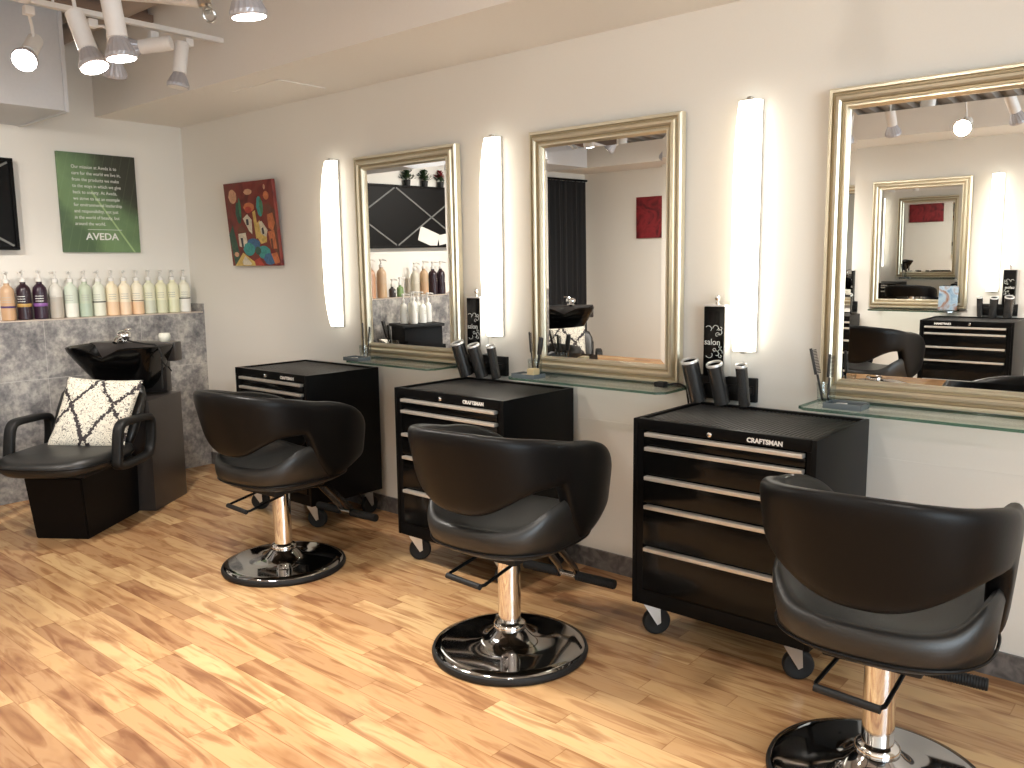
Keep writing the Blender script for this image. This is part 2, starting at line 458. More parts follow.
# ------------------------------------------------------------------ wall sconces
def make_sconce():
    t = thing('wall_sconce', 'x', 'wall lamp')
    w, h = .045, .47
    MB().box((-.042, -.016, -.472), (.042, 0, .472), .002).build('backplate', M['steel'], t)
    # curved white diffuser: bows out along its length
    rings = []
    for i in range(25):
        z = -h + 2 * h * i / 24
        d = .032 + .043 * (1 - abs(z / h) ** 3.2) ** .8
        prof = []
        for k in range(13):
            u = -1 + 2 * k / 12
            prof.append((w * u, -.016 - d * (1 - abs(u) ** 6) ** .5 if abs(u) < 1 else -.016, z))
        prof += [(w, -.016, z), (-w, -.016, z)]
        rings.append([Vector(p) for p in prof])
    MB().loft(rings).build('diffuser', M['lamp'], t)
    for s in (-1, 1):
        m_ = MB().box((-.008, -.042, s * h - .010), (.008, -.016, s * h + .014), .002)
        m_.build('end_clip', M['steel'], t)
    return t
sconce = make_sconce()
LZ = 1.517
sl = ['glowing white wall sconce on the left of the smallest-looking, farthest gilt mirror',
      'glowing white wall sconce between the far mirror and the middle mirror',
      'glowing white wall sconce between the middle mirror and the nearest mirror']
SX = (1.697, 2.934, 4.238)
sconce.location = (SX[0], 0, LZ); sconce['label'] = sl[0]; sconce['group'] = 'sconces along the mirror wall'
for i in (1, 2): dup(sconce, (SX[i], 0, LZ), 0, sl[i], 'sconces along the mirror wall')
OX = (2.83, 4.105)      # opposite wall, seen in the mirrors
for x, l in zip(OX, ('lit sconce on the opposite wall, cut by the left edge of the nearest mirror', 'lit sconce reflected in the right part of the nearest mirror')):
    dup(sconce, (x, YF, LZ), PI, l, 'sconces on the opposite wall')

# ------------------------------------------------------------------ framed mirrors
def make_mirror(w, h, fw=.074):
    t = thing('framed_mirror', 'x', 'mirror')
    # frame profile: (inset from outer edge, projection from wall)
    prof = [(0, .0), (0, .030), (.006, .038), (.014, .038), (.017, .030), (.024, .031), (.030, .044), (.040, .047), (.047, .041), (.049, .030), (.056, .030), (.060, .036), (.066, .036), (.070, .026), (fw, .020), (fw, .0)]
    rings = []
    for cx, cz in ((-1, -1), (1, -1), (1, 1), (-1, 1)):
        rings.append([Vector((cx * (w / 2 - i), -p, cz * (h / 2 - i))) for i, p in prof])
    mb = MB(); mb.loft(rings, wrap=True, cap=False)
    fo = mb.build('frame', [M['silver_gold'], M['gold_dark']], t, smooth=True, angle=35)
    k = len(prof)
    for p in fo.data.polygons:
        d = max(abs(p.center.x) / (w / 2) if False else 0, 0)
        ins = min(w / 2 - abs(p.center.x), h / 2 - abs(p.center.z))
        if .0145 < ins < .0235 or .0475 < ins < .055: p.material_index = 1
    iw, ih, bv = w / 2 - fw, h / 2 - fw, .022
    mb = MB()
    mb.add([(-iw + bv, -.0175, -ih + bv), (iw - bv, -.0175, -ih + bv), (iw - bv, -.0175, ih - bv), (-iw + bv, -.0175, ih - bv)], [(0, 1, 2, 3)])
    mb.build('mirror_glass', M['mirror'], t, smooth=False)
    mb = MB()
    o4 = [(-iw, -.0165, -ih), (iw, -.0165, -ih), (iw, -.0165, ih), (-iw, -.0165, ih)]
    i4 = [(-iw + bv, -.0175, -ih + bv), (iw - bv, -.0175, -ih + bv), (iw - bv, -.0175, ih - bv), (-iw + bv, -.0175, ih - bv)]
    mb.add(o4 + i4, [(i, (i + 1) % 4, 4 + (i + 1) % 4, 4 + i) for i in range(4)])
    mb.build('bevelled_edge', M['mirror'], t, smooth=False)
    return t
MW, MH, MT = .786, 1.088, 1.985
TILT = R(.55)          # the mirrors lean a touch out at the top
mirror = make_mirror(MW, MH)
MX = (2.316, 3.568, 4.934)
ml = ['gilt framed mirror farthest along the wall, reflecting a black lattice panel',
      'gilt framed mirror in the middle, reflecting a black curtain and bare grey wall',
      'large gilt framed mirror nearest the camera, cut by the photo edge']
for i in range(3):
    loc = (MX[i], -.009, MT - MH / 2 - .002)
    if i == 0:
        mirror.location = loc; mirror.rotation_euler = (TILT, 0, 0); mirror['label'] = ml[0]; mirror['group'] = 'gilt mirrors over the stations'
    else: dup(mirror, loc, None, ml[i], 'gilt mirrors over the stations')
for x, l in ((3.53, 'gilt framed mirror on the opposite wall, seen inside the nearest mirror'), (2.22, 'gilt framed mirror on the opposite wall beside the red painting')):
    o = dup(mirror, (x, YF + .009, MT - MH / 2), PI, l, 'mirrors on the opposite wall')
    o.rotation_euler = (TILT, 0, PI)

# ------------------------------------------------------------------ glass shelves
def make_shelf(w=.82, d=.245):
    t = thing('glass_shelf', 'x', 'shelf')
    mb = MB()
    pts = [(-w / 2, -.002), (-w / 2, -d + .03), (-w / 2 + .03, -d), (w / 2 - .03, -d), (w / 2, -d + .03), (w / 2, -.002)]
    k = len(pts)
    v = [(x, y, 0) for x, y in pts] + [(x, y, .010) for x, y in pts]
    mb.add(v, [tuple(range(k))[::-1], tuple(range(k, 2 * k))], 0)
    mb2 = [(i, (i + 1) % k, k + (i + 1) % k, k + i) for i in range(k)]
    mb.add(v, mb2, 1)
    mb.build('glass_pane', [M['glass'], M['glass_edge']], t, smooth=False)
    for s in (-1, 1):
        b = MB().box((s * .30 - .008, -.05, -.010), (s * .30 + .008, 0, -.0005), .003)
        b.build('bracket', M['steel'], t)
    return t
SHZ = .878
shelf = make_shelf(.68)
shx = (2.36, 3.595, 4.95)
shl = ['clear glass shelf under the farthest gilt mirror', 'clear glass shelf under the middle gilt mirror', 'clear glass shelf under the nearest gilt mirror']
shelf.location = (shx[0], 0, SHZ); shelf['label'] = shl[0]; shelf['group'] = 'glass shelves under the mirrors'
shelf2 = make_shelf(); shelf2.location = (shx[1], 0, SHZ); tag(shelf2, shl[1], 'shelf', 'glass shelves under the mirrors')
dup(shelf2, (shx[2], 0, SHZ), 0, shl[2], 'glass shelves under the mirrors')
dup(shelf, (3.53, YF, SHZ), PI, 'glass shelf on the opposite wall, seen in the nearest mirror', 'shelves on the opposite wall')

# ------------------------------------------------------------------ tool chests
def make_chest():
    W, D, Z0, Z1 = .673, .482, .14, .836
    t = thing('tool_chest', 'x', 'tool chest')
    yf = -D
    mb = MB()
    # shell: sides, back, bottom, face frame
    mb.box((0, yf, Z0), (.018, 0, Z1), .003).box((W - .018, yf, Z0), (W, 0, Z1), .003)
    mb.box((.0185, -.018, Z0), (W - .0185, 0, Z1), .002).box((.0185, yf + .01, Z0), (W - .0185, -.019, Z0 + .03))
    mb.box((.0185, yf + .002, Z0), (W - .0185, yf + .03, .196), .002)
    mb.box((.0185, yf, .796), (W - .0185, yf + .03, Z1), .003)
    mb.box((.0185, yf + .003, .196), (.043, yf + .03, .796)).box((W - .032, yf + .003, .196), (W - .0185, yf + .03, .796))
    mb.box((.0185, yf + .03, Z1 - .03), (W - .0185, -.019, Z1 - .016))
    mb.build('body', M['black_satin'], t)
    mb = MB()
    for k in range(40):
        x = .02 + k * (W - .04) / 40
        mb.box((x, yf + .032, Z1 - .0155), (x + .0125, -.02, Z1 - .0085), .002, 1)
    mb.build('ribbed_top_mat', M['mat'], t)
    zs = [.783, .731, .623, .516, .357]
    for i, z in enumerate(zs):
        ztop = z + .012
        zb = (zs[i + 1] + .014) if i < 4 else .199
        d = MB().box((.046, yf - .001, zb), (W - .035, yf + .30, z - .009), .003).build('drawer', M['black_gloss'], t)
        p = MB().box((.055, yf - .016, z - .0075), (W - .039, yf + .012, z + .0075), .004)
        p.build('drawer_pull', M['pull'], d)
    # lock
    mb = MB().lathe([(0, .010), (.006, .010), (.009, .008), (.010, .0)], 20, axis_mtx((.307, yf, .811), (0, -1, 0)))
    mb.box((.3062, yf - .0112, .806), (.3078, yf - .0095, .816)).build('lock', M['chrome'], t)
    mt = Matrix.Translation((.440, yf - .0008, .8035)) @ Matrix.Rotation(PI / 2, 4, 'X')
    lg = text_mesh('logo', 'CRAFTSMAN', .0215, M['white'], t, mt, ext=.0006, sx=1.0, bold=.0009)
    # casters: the front pair swivel
    for j, (x, y, a) in enumerate(((.040, yf + .07, -.75), (W - .085, yf + .07, -1.0), (.06, -.07, 0), (W - .06, -.07, 0))):
        rot = Matrix.Translation((x, y, 0)) @ Matrix.Rotation(a, 4, 'Z')
        c = MB()
        c.box((-.036, -.036, .133), (.036, .036, .1399), .002, mtx=rot)
        c.lathe([(0, .120), (.022, .120), (.026, .127), (.022, .133), (0, .133)], 20, rot)
        for s in (-1, 1):
            pts = [(s * .020, -.030, .122), (s * .020, .030, .122), (s * .021, .034, .050), (s * .021, .020, .042)]
            v = [rot @ Vector(p) for p in pts] + [rot @ Vector((p[0] + s * .003, p[1], p[2])) for p in pts]
            c.add(v, [(0, 1, 2, 3), (4, 5, 6, 7), (0, 1, 5, 4), (1, 2, 6, 5), (2, 3, 7, 6), (3, 0, 4, 7)])
        co = c.build('caster', M['steel'], t)
        wm = rot @ Matrix.Translation((0, .022, .052)) @ Matrix.Rotation(PI / 2, 4, 'Y')
        MB().lathe([(0, -.014), (.030, -.014), (.040, -.017), (.048, -.015), (.052, -.008), (.052, .008), (.048, .015), (.040, .017), (.030, .014), (0, .014)], 32, wm).build('wheel', M['rubber'], co)
    return t
chest = make_chest()
CX = (1.402, 2.754, 4.056); CY = -.043
cl = ['black tool chest farthest from the camera, beside the chair nearest the basins', 'black tool chest behind the middle styling chair', 'black tool chest nearest the camera, all five drawer pulls showing']
chest.location = (CX[0], CY, 0); chest['label'] = cl[0]; chest['group'] = 'rolling tool chests'
for i in (1, 2): dup(chest, (CX[i], CY, 0), 0, cl[i], 'rolling tool chests')
dup(chest, (4.38, YF + .05, 0), PI, 'black tool chest on the opposite side, reflected in the nearest mirror', 'tool chests on the opposite side')
dup(chest, (3.07, YF + .05, 0), PI, 'black tool chest on the opposite side, mostly behind a reflected chair', 'tool chests on the opposite side')

# ------------------------------------------------------------------ holders with three tubes, and salon signs
def make_holder():
    t = thing('tool_holder', 'x', 'tool holder')
    MB().box((0, -.022, 0), (.285, 0, .095), .004).box((.01, -.03, .03), (.275, -.021, .065), .003).build('wall_plate', M['black_matte'], t)
    for (x, r, L_, tx, ty) in ((.060, .034, .172, -.10, -.28), (.166, .031, .166, -.09, -.30), (.260, .0225, .164, .0, -.24)):
        d = Vector((tx, ty, 1)).normalized()
        p = Vector((x, -.066, -.004))
        mt = axis_mtx(p, d)
        m_ = MB().lathe([(0, .004), (r - .003, .004), (r - .003, L_ - .001)], 28, mt)
        m_.lathe([(0, 0), (r, 0), (r, L_ - .004)], 28, mt)
        tb = m_.build('holder_tube', M['tube'], t)
        MB().lathe([(r - .0055, L_ - .006), (r - .0055, L_), (r - .001, L_ + .003), (r + .0014, L_), (r + .0014, L_ - .008)], 28, mt).build('chrome_rim', M['rim'], tb)['label'] = 'bright chrome rim'
        MB().box((x - .012, -.05, .035), (x + .012, -.025, .06), .003).build('clip', M['black_matte'], t)
    return t
holder = make_holder()
hz = .847
holder.location = (4.006, 0, hz); holder['label'] = 'black wall holder with three chrome-rimmed tubes above the nearest tool chest'; holder['group'] = 'three-tube holders'
dup(holder, (2.717, 0, hz + .005), 0, 'black wall holder with three tubes above the middle tool chest', 'three-tube holders')
dup(holder, (4.30, YF, hz), PI, 'three-tube holder on the opposite wall, reflected at the edge of the nearest mirror', 'holders on the opposite wall')
dup(holder, (3.03, YF, hz), PI, 'three-tube holder on the opposite wall beside the left reflected sconce', 'holders on the opposite wall')

def make_sign():
    t = thing('salon_sign', 'x', 'sign')
    w, h = .088, .275
    MB().box((0, -.055, 0), (w, 0, h), .003).build('panel', M['black_gloss'], t)
    MB().box((-.002, -.057, h + .0005), (w + .002, 0, h + .008), .002).box((w + .0005, -.056, 0), (w + .006, 0, h), .001).build('silver_edge', M['silver_satin'], t)
    MB().lathe([(0, 0), (.010, 0), (.006, .010), (.012, .022), (.010, .034), (0, .038)], 16, Matrix.Translation((.045, -.03, h + .008))).build('top_knob', M['chrome'], t)
    mt = Matrix.Translation((.004, -.0555, .125)) @ Matrix.Rotation(PI / 2, 4, 'X')
    text_mesh('lettering', 'salon', .034, M['paper'], t, mt, ext=.0005, sx=.98)
    mb = MB()
    random.seed(3)
    def curl(cx, cz, r, a0, a1, n=14, shrink=.55):
        pts = []
        for i in range(n):
            u = i / (n - 1); a = a0 + (a1 - a0) * u; q = r * (1 - shrink * u)
            pts.append((cx + q * math.cos(a), -.0562, cz + q * math.sin(a)))
        mb.tube(pts, .0011, 5)
    for n_, (cx, cz, r, a0, a1) in enumerate(((.025, .185, .020, 2.6, -.6), (.055, .190, .018, 3.2, -1.2), (.070, .178, .016, -2.2, 2.4), (.060, .165, .012, .3, 5.2), (.080, .192, .010, 3.0, 8.2),
                              (.030, .088, .022, -2.7, .4), (.058, .090, .016, 2.6, -2.0), (.072, .098, .014, -.4, 4.6), (.080, .082, .010, 2.2, 7.6), (.048, .105, .009, 0, 5.0), (.085, .118, .008, 2, 7))):
        curl(min(cx, .074), cz, r * .85, a0, a1)
        if n_ == 4: mb.build('floral_scroll', M['paper'], t); mb = MB()
    mb.build('floral_scroll', M['paper'], t)
    return t
sign = make_sign()
sign.location = (4.079, 0, .943); sign['label'] = 'black salon sign with white scrolls on the wall behind the nearest three-tube holder'; sign['group'] = 'black salon signs'
dup(sign, (2.775, 0, .955), 0, 'black salon sign with white scrolls on the wall beside the far mirror', 'black salon signs')
dup(sign, (4.28, YF, .943), PI, 'black salon sign on the opposite wall, reflected at the nearest mirror edge', 'signs on the opposite wall')
dup(sign, (3.00, YF, .943), PI, 'black salon sign on the opposite wall, reflected at the left of the nearest mirror', 'signs on the opposite wall')

# ------------------------------------------------------------------ things on the glass shelves
TOPZ = SHZ + .0105
def cup_with_tools(x, y, where, n=4):
    t = thing('glass_cup', f'clear glass cup of combs on the glass shelf under the {where} mirror', 'cup', (x, y, TOPZ), group='glass comb cups')
    MB().lathe([(0, 0), (.026, 0), (.030, .004), (.034, .075), (.0325, .075), (.0285, .008), (0, .006)], 24).build('cup_glass', M['clear'], t)
    random.seed(int(x * 100))
    names = ['comb', 'comb', 'hair_brush', 'scissors'][:n]
    desc = {'comb': ['dark tail comb leaning left in the glass cup under the %s mirror', 'dark straight comb in the glass cup under the %s mirror'],
            'hair_brush': ['black slim brush in the glass cup under the %s mirror'], 'scissors': ['steel shears standing in the glass cup under the %s mirror']}
    cnt = {}
    spots = [(-.012, .0, -.22, .05), (.002, .012, .02, .12), (.014, -.004, .16, -.05), (.006, -.014, .06, -.10)]
    for nm, (dx, dy, tx, ty) in zip(names, spots):
        i = cnt.get(nm, 0); cnt[nm] = i + 1
        lab = desc[nm][i] % where
        rot = (-ty, tx, random.uniform(-.4, .4))
        o = thing(nm, lab, 'comb' if nm == 'comb' else 'brush' if nm == 'hair_brush' else 'shears', (x + dx, y + dy, TOPZ + .010), rot=rot)
        if nm == 'comb':
            L_ = .19 if i == 0 else .165
            MB().box((-.004, -.002, 0), (.004, .002, L_ * .5), .001).box((-.010, -.0022, L_ * .5), (.0, .0022, L_), .001).build('spine', M['comb'], o)
            m_ = MB()
            for q in range(16): m_.box((0, -.0016, L_ * .52 + q * L_ * .46 / 16), (.013, .0016, L_ * .52 + q * L_ * .46 / 16 + .003))
            m_.build('teeth', M['comb'], o)
        elif nm == 'hair_brush':
            MB().lathe([(0, 0), (.005, .0), (.006, .07), (.004, .085), (.0, .086)], 12).build('handle', M['black_matte'], o)
            MB().lathe([(0, .086), (.010, .09), (.012, .13), (.010, .165), (0, .17)], 14).build('bristles', M['comb'], o)
        else:
            MB().box((-.004, -.0015, 0), (.0, .0015, .11), .0005).box((0.0005, -.0015, 0), (.0045, .0015, .11), .0005).build('blade', M['steel'], o)
            for s in (-1, 1):
                MB().tube([(s * .013 + .011 * math.cos(a), 0, .13 + .018 * math.sin(a)) for a in [2 * PI * k / 16 for k in range(16)]], .003, 6, closed=True).build('finger_ring', M['comb'], o)
def tray_with_things(x, y, where, colA=(.8, .78, .7)):
    t = thing('small_tray', f'small blue-grey tray of clips on the glass shelf under the {where} mirror', 'tray', (x, y, TOPZ), group='small trays')
    MB().box((-.065, -.042, 0), (.065, .042, .004), .0015).box((-.065, -.042, .003), (.065, -.039, .020), .001).box((-.065, .039, .003), (.065, .042, .020), .001).box((-.065, -.039, .003), (-.062, .039, .020), .001).box((.062, -.039, .003), (.065, .039, .020), .001).build('tray_dish', M['tray'], t)
    if where == 'middle':
      o = MB().box((.012, -.025, .0045), (.05, .02, .044), .003).build('small_box', mat('cream box ' + where, (.62, .50, .28), .5), loc=(x, y, TOPZ))
      tag(o, f'tiny cream box standing in the tray under the {where} mirror', 'box')
    for k, (dx, dy, a) in enumerate(((-.035, -.01, .4), (-.018, .012, -.5))):
        c = thing('hair_clip', f'{"silver" if k == 0 else "white"} hair clip lying in the tray under the {where} mirror', 'hair clip', (x + dx, y + dy, TOPZ + .0045), a)
        MB().box((-.022, -.005, 0), (.022, .005, .004), .001).build('lower_jaw', M['steel' if k == 0 else 'white'], c)
        MB().box((-.022, -.005, .0), (.022, .005, .004), .001).build('upper_jaw', M['steel' if k == 0 else 'white'], c, loc=(0, 0, .0065), rot=(0, -.10, 0))
for where, xc in (('farthest', 2.06), ('middle', 3.265), ('nearest', 4.60)):
    cup_with_tools(xc + .0, -.12, where, 3 if where == 'middle' else 2)
    tray_with_things(xc + (.03 if where != 'nearest' else .09), -.205 + (.0 if where != 'nearest' else .03), where)

# black cable with a plug hanging over the middle shelf's end
pts = smooth_path([(3.935, -.10, TOPZ + .008), (3.965, -.06, TOPZ + .012), (4.0, -.05, TOPZ - .002), (4.012, -.052, .845), (4.018, -.045, .80), (4.04, -.028, .74), (4.05, -.02, .60), (4.045, -.018, .3)], 8)
t = thing('power_cord', 'black power cord hanging off the end of the middle glass shelf', 'cord')
MB().tube(pts, .0042, 8).build('cable', M['rubber'], t)
MB().box((3.895, -.125, TOPZ), (3.94, -.085, TOPZ + .022), .006).build('plug', M['rubber'], t)

# ------------------------------------------------------------------ styling chairs
def sm(t): t = max(0., min(1., t)); return t * t * (3 - 2 * t)
def make_chair():
    t = thing('styling_chair', 'x', 'salon chair')
    # wrap-around back and arms: sections swept round the seat
    T = R(132); N = 121; Mn = 28; rings = []
    e = 2 / 2.5
    for i in range(N):
        th = -T + 2 * T * i / (N - 1); u = abs(th) / T
        v_ = max(0., (u - .44) / .56)
        zt = .866 - .040 * sm(u / .80) - .235 * (1 - math.sqrt(max(0., 1 - .98 * v_ * v_)))
        zb = .572 + .096 * sm(u / .52)
        zb += (.445 - .67) * sm((u - .605) / .13)
        zb += .055 * sm((u - .74) / .26)
        k = max(0., (u - .945) / .055); endf = math.sqrt(max(.0, 1 - k * k)) * .97 + .03
        mid, hh = (zt + zb) / 2, (zt - zb) / 2 * (endf * .35 + .65 if k > 0 else 1)
        th_ = (.031 - .004 * sm((u - .5) / .5)) * endf
        s_, c_ = math.sin(th), math.cos(th)
        def pos(z):
            f = (z - .45) / .40
            a = .271 + .034 * f
            b = (.250 + .106 * f) if c_ > 0 else (.46 + .05 * f)
            return Vector((a * math.copysign(abs(s_) ** e, s_), -b * math.copysign(abs(c_) ** e, c_), z))
        # outward normal in plan (finite difference)
        def plan(t2):
            s2, c2 = math.sin(t2), math.cos(t2)
            return Vector((.30 * math.copysign(abs(s2) ** e, s2), -(.35 if c2 > 0 else .45) * math.copysign(abs(c2) ** e, c2), 0))
        d = plan(th + .01) - plan(th - .01)
        nrm = Vector((d.y, -d.x, 0)).normalized()
        ring = []
        for k2 in range(Mn):
            a = 2 * PI * k2 / Mn
            cc, ss = math.cos(a), math.sin(a)
            nn = math.copysign(abs(cc) ** .75, cc) * th_
            zz = mid + math.copysign(abs(ss) ** .42, ss) * hh
            p = pos(zz) + nrm * nn - nrm * .028
            ring.append(p)
        rings.append(ring)
    MB().loft(rings).build('wraparound_back', M['black_vinyl'], t, angle=70)
    # seat cushion
    rings = []; Nn = 72
    prof = [(.30, .408), (.62, .411), (.82, .419), (.93, .436), (.985, .466), (1.0, .494), (.985, .517), (.95, .528), (.90, .527), (.82, .520), (.70, .512), (.45, .507), (.2, .505), (.02, .505)]
    for sc_, z in prof:
        ring = []
        for i in range(Nn):
            a = 2 * PI * i / Nn
            c, s = math.cos(a), math.sin(a)
            x = .274 * math.copysign(abs(c) ** e, c) * sc_
            y = (.262 if s < 0 else .31) * math.copysign(abs(s) ** e, s) * sc_
            side = abs(c) ** 4 * sm((y + .28) / .15)
            dz = (.085 * side * sm((sc_ - .72) / .24)) if z > .45 else .0
            if s > .2: dz -= .03 * sm((sc_ - .7) / .3) * s * (1 if z > .5 else .3)
            ring.append(Vector((x, y, z + dz)))
        rings.append(ring)
    se = MB().loft(rings).build('seat', M['seat_vinyl'], t, angle=75)
    pts = []
    for i in range(64):
        a = 2 * PI * i / 64; c, s = math.cos(a), math.sin(a)
        pts.append((.262 * math.copysign(abs(c) ** e, c), (.251 if s < 0 else .297) * math.copysign(abs(s) ** e, s), .446 - .009 * max(0, s)))
    MB().tube(pts, .0042, 6, closed=True).build('piping', M['black_vinyl'], se)
    # underframe
    MB().box((-.12, -.13, .376), (.12, .16, .4065), .008).box((-.03, .10, .345), (.03, .20, .378), .004).build('seat_plate', M['black_matte'], t)
    # column, flange, base
    MB().lathe([(0, .075), (.041, .075), (.041, .376), (0, .376)], 40).build('column', M['chrome'], t)
    MB().lathe([(.044, .088), (.057, .088), (.059, .094), (.057, .106), (.050, .112), (.0415, .116)], 40).build('collar', M['chrome'], t)
    b = MB().lathe([(0, .018), (.272, .018), (.272, .026), (.264, .033), (.24, .0365), (.17, .040), (.115, .047), (.085, .060), (.068, .078), (.058, .087), (0, .088)], 96).build('base_plate', M['chrome_dark'], t)
    MB().lathe([(0, .0), (.276, .0), (.282, .005), (.284, .014), (.280, .024), (.2725, .027), (.2725, .017), (0, .017)], 96).build('rubber_ring', M['rubber'], b)
    # hydraulic pump lever: a loop out to the rear left
    A = Vector((-.14, -.99, 0)).normalized(); S = Vector((-A.y, A.x, 0))
    up = [Vector((0, 0, .362)) + A * .03 + S * .075, Vector((0, 0, .358)) + A * .07 + S * .080, Vector((0, 0, .328)) + A * .205 + S * .086]
    lo = [p - S * (2 * p.dot(S)) for p in up]
    path = smooth_path(up, 5) + [Vector((0, 0, .324)) + A * .222 + S * .076, Vector((0, 0, .324)) + A * .226, Vector((0, 0, .324)) + A * .222 - S * .076] + smooth_path(lo[::-1], 5)
    lv = MB().tube(path, .006, 8).build('pump_lever', M['black_satin'], t)
    MB().tube([Vector((0, 0, .324)) + A * .223 + S * q for q in (-.082, -.04, 0, .04, .082)], .0105, 10).build('grip', M['rubber'], lv)
    MB().box((-.065, -.05, .345), (-.042, .05, .3755), .004).build('pump_block', M['chrome'], t)
    # footrest: two struts and a cross bar
    fr = MB()
    for s in (-1, 1):
        fr.tube([(s * .035, .15, .362), (s * .035, .245, .345), (s * .040, .385, .20), (s * .040, .40, .175)], .012, 8, flat=(.006, .014))
    fo = fr.build('footrest', M['steel_dark'], t)
    MB().tube([(-.205, .40, .165), (.205, .40, .165)], .0115, 12).build('footrest_bar', M['steel_dark'], fo)
    for s in (-1, 1):
        m_ = MB(); pr = []
        for q in range(23): pr += [(.0195, q * .0075), (.0175, q * .0075 + .004)]
        m_.lathe([(0, 0)] + pr + [(.0175, .170), (0, .170)], 20, axis_mtx((s * .04, .40, .165), (s, 0, 0)))
        m_.build('footrest_sleeve', M['rubber'], fo)
    return t
chair = make_chair()
CA = R(5)
chl = ['black styling chair farthest from the camera, next to the shampoo basin', 'black styling chair in the middle of the row, on a round chrome base', 'black styling chair nearest the camera, cut by the photo edge']
CP = ((2.378, -.907), (3.776, -.898), (5.052, -.864))
for i, (x, y) in enumerate(CP):
    if i == 0: chair.location = (x, y, 0); chair.rotation_euler = (0, 0, CA); chair['label'] = chl[0]; chair['group'] = 'styling chairs in front of the mirrors'
    else: dup(chair, (x, y, 0), CA, chl[i], 'styling chairs in front of the mirrors')
dup(chair, (3.56, -3.62, 0), PI + .25, 'black styling chair across the room, reflected in the nearest mirror', 'styling chairs across the room')

# ------------------------------------------------------------------ shampoo station
def rrect(hx, hy, z, n=40, e=.5, cx=0., cy=0.):
    out = []
    for i in range(n):
        a = 2 * PI * i / n; c, s = math.cos(a), math.sin(a)
        out.append(Vector((cx + hx * math.copysign(abs(c) ** e, c), cy + hy * math.copysign(abs(s) ** e, s), z)))
    return out
def make_basin():
    t = thing('shampoo_basin', 'x', 'basin')
    MB().box((-.262, .0, .0), (.262, .392, .645), .004).build('cabinet', M['wood_black'], t)
    # bowl: outer shell then inner hollow; front rim dips for the neck
    def ring(hx, hy, z, cy, dip=0., e=.5):
        r = rrect(hx, hy, z, 48, e, 0, cy)
        for v in r:
            if v.y < cy and dip: v.z -= dip * math.exp(-(v.x / .075) ** 2) * (1 if v.y < cy - hy * .6 else 0)
        return r
    rings = [ring(.08, .07, .665, .28), ring(.115, .095, .676, .28), ring(.152, .125, .715, .275), ring(.203, .160, .80, .25), ring(.248, .190, .88, .225, .03), ring(.270, .206, .925, .215, .05), ring(.274, .210, .942, .215, .055), ring(.266, .203, .948, .215, .055), ring(.245, .182, .935, .215, .05),
             ring(.215, .152, .87, .225), ring(.165, .115, .79, .255), ring(.11, .08, .735, .27), ring(.03, .03, .725, .275)]
    MB().loft(rings).build('bowl', M['black_gloss'], t, angle=60)
    MB().lathe([(0, .640), (.07, .640), (.075, .664), (0, .666)], 24, Matrix.Translation((0, .28, 0))).build('pedestal', M['black_matte'], t)
    # rear deck that carries the taps
    MB().box((-.272, .335, .835), (.272, .425, .952), .012).box((-.2, .35, .646), (.2, .41, .84), .006).build('tap_deck', M['wood_black'], t)
    f = MB().lathe([(0, .953), (.034, .953), (.034, .960), (.028, .964), (.030, .972), (.042, .982), (.044, 1.0), (.036, 1.014), (.020, 1.021), (0, 1.023)], 28, Matrix.Translation((-.06, .36, 0))).build('faucet', M['chrome'], t)
    MB().tube(smooth_path([(-.06, .34, .975), (-.06, .285, .980), (-.06, .255, .955)], 6), .014, 12).build('spout', M['chrome'], f)
    MB().tube([(-.06, .36, 1.018), (-.03, .35, 1.028), (.0, .34, 1.03)], .006, 8).build('tap_lever', M['chrome'], f)
    # sprayer hose along the rim and over the side
    h = MB().tube(smooth_path([(-.02, .33, .965), (.06, .25, .962), (.16, .20, .955), (.25, .15, .95), (.282, .14, .90), (.285, .14, .84), (.283, .135, .76), (.284, .13, .70)], 8), .0055, 8).build('hose', M['rubber'], t)
    MB().tube(smooth_path([(.285, .14, .88), (.298, .11, .87), (.296, .16, .83), (.290, .20, .82), (.300, .22, .79)], 6), .004, 6).build('hose_loop', M['rubber'], h)
    return t
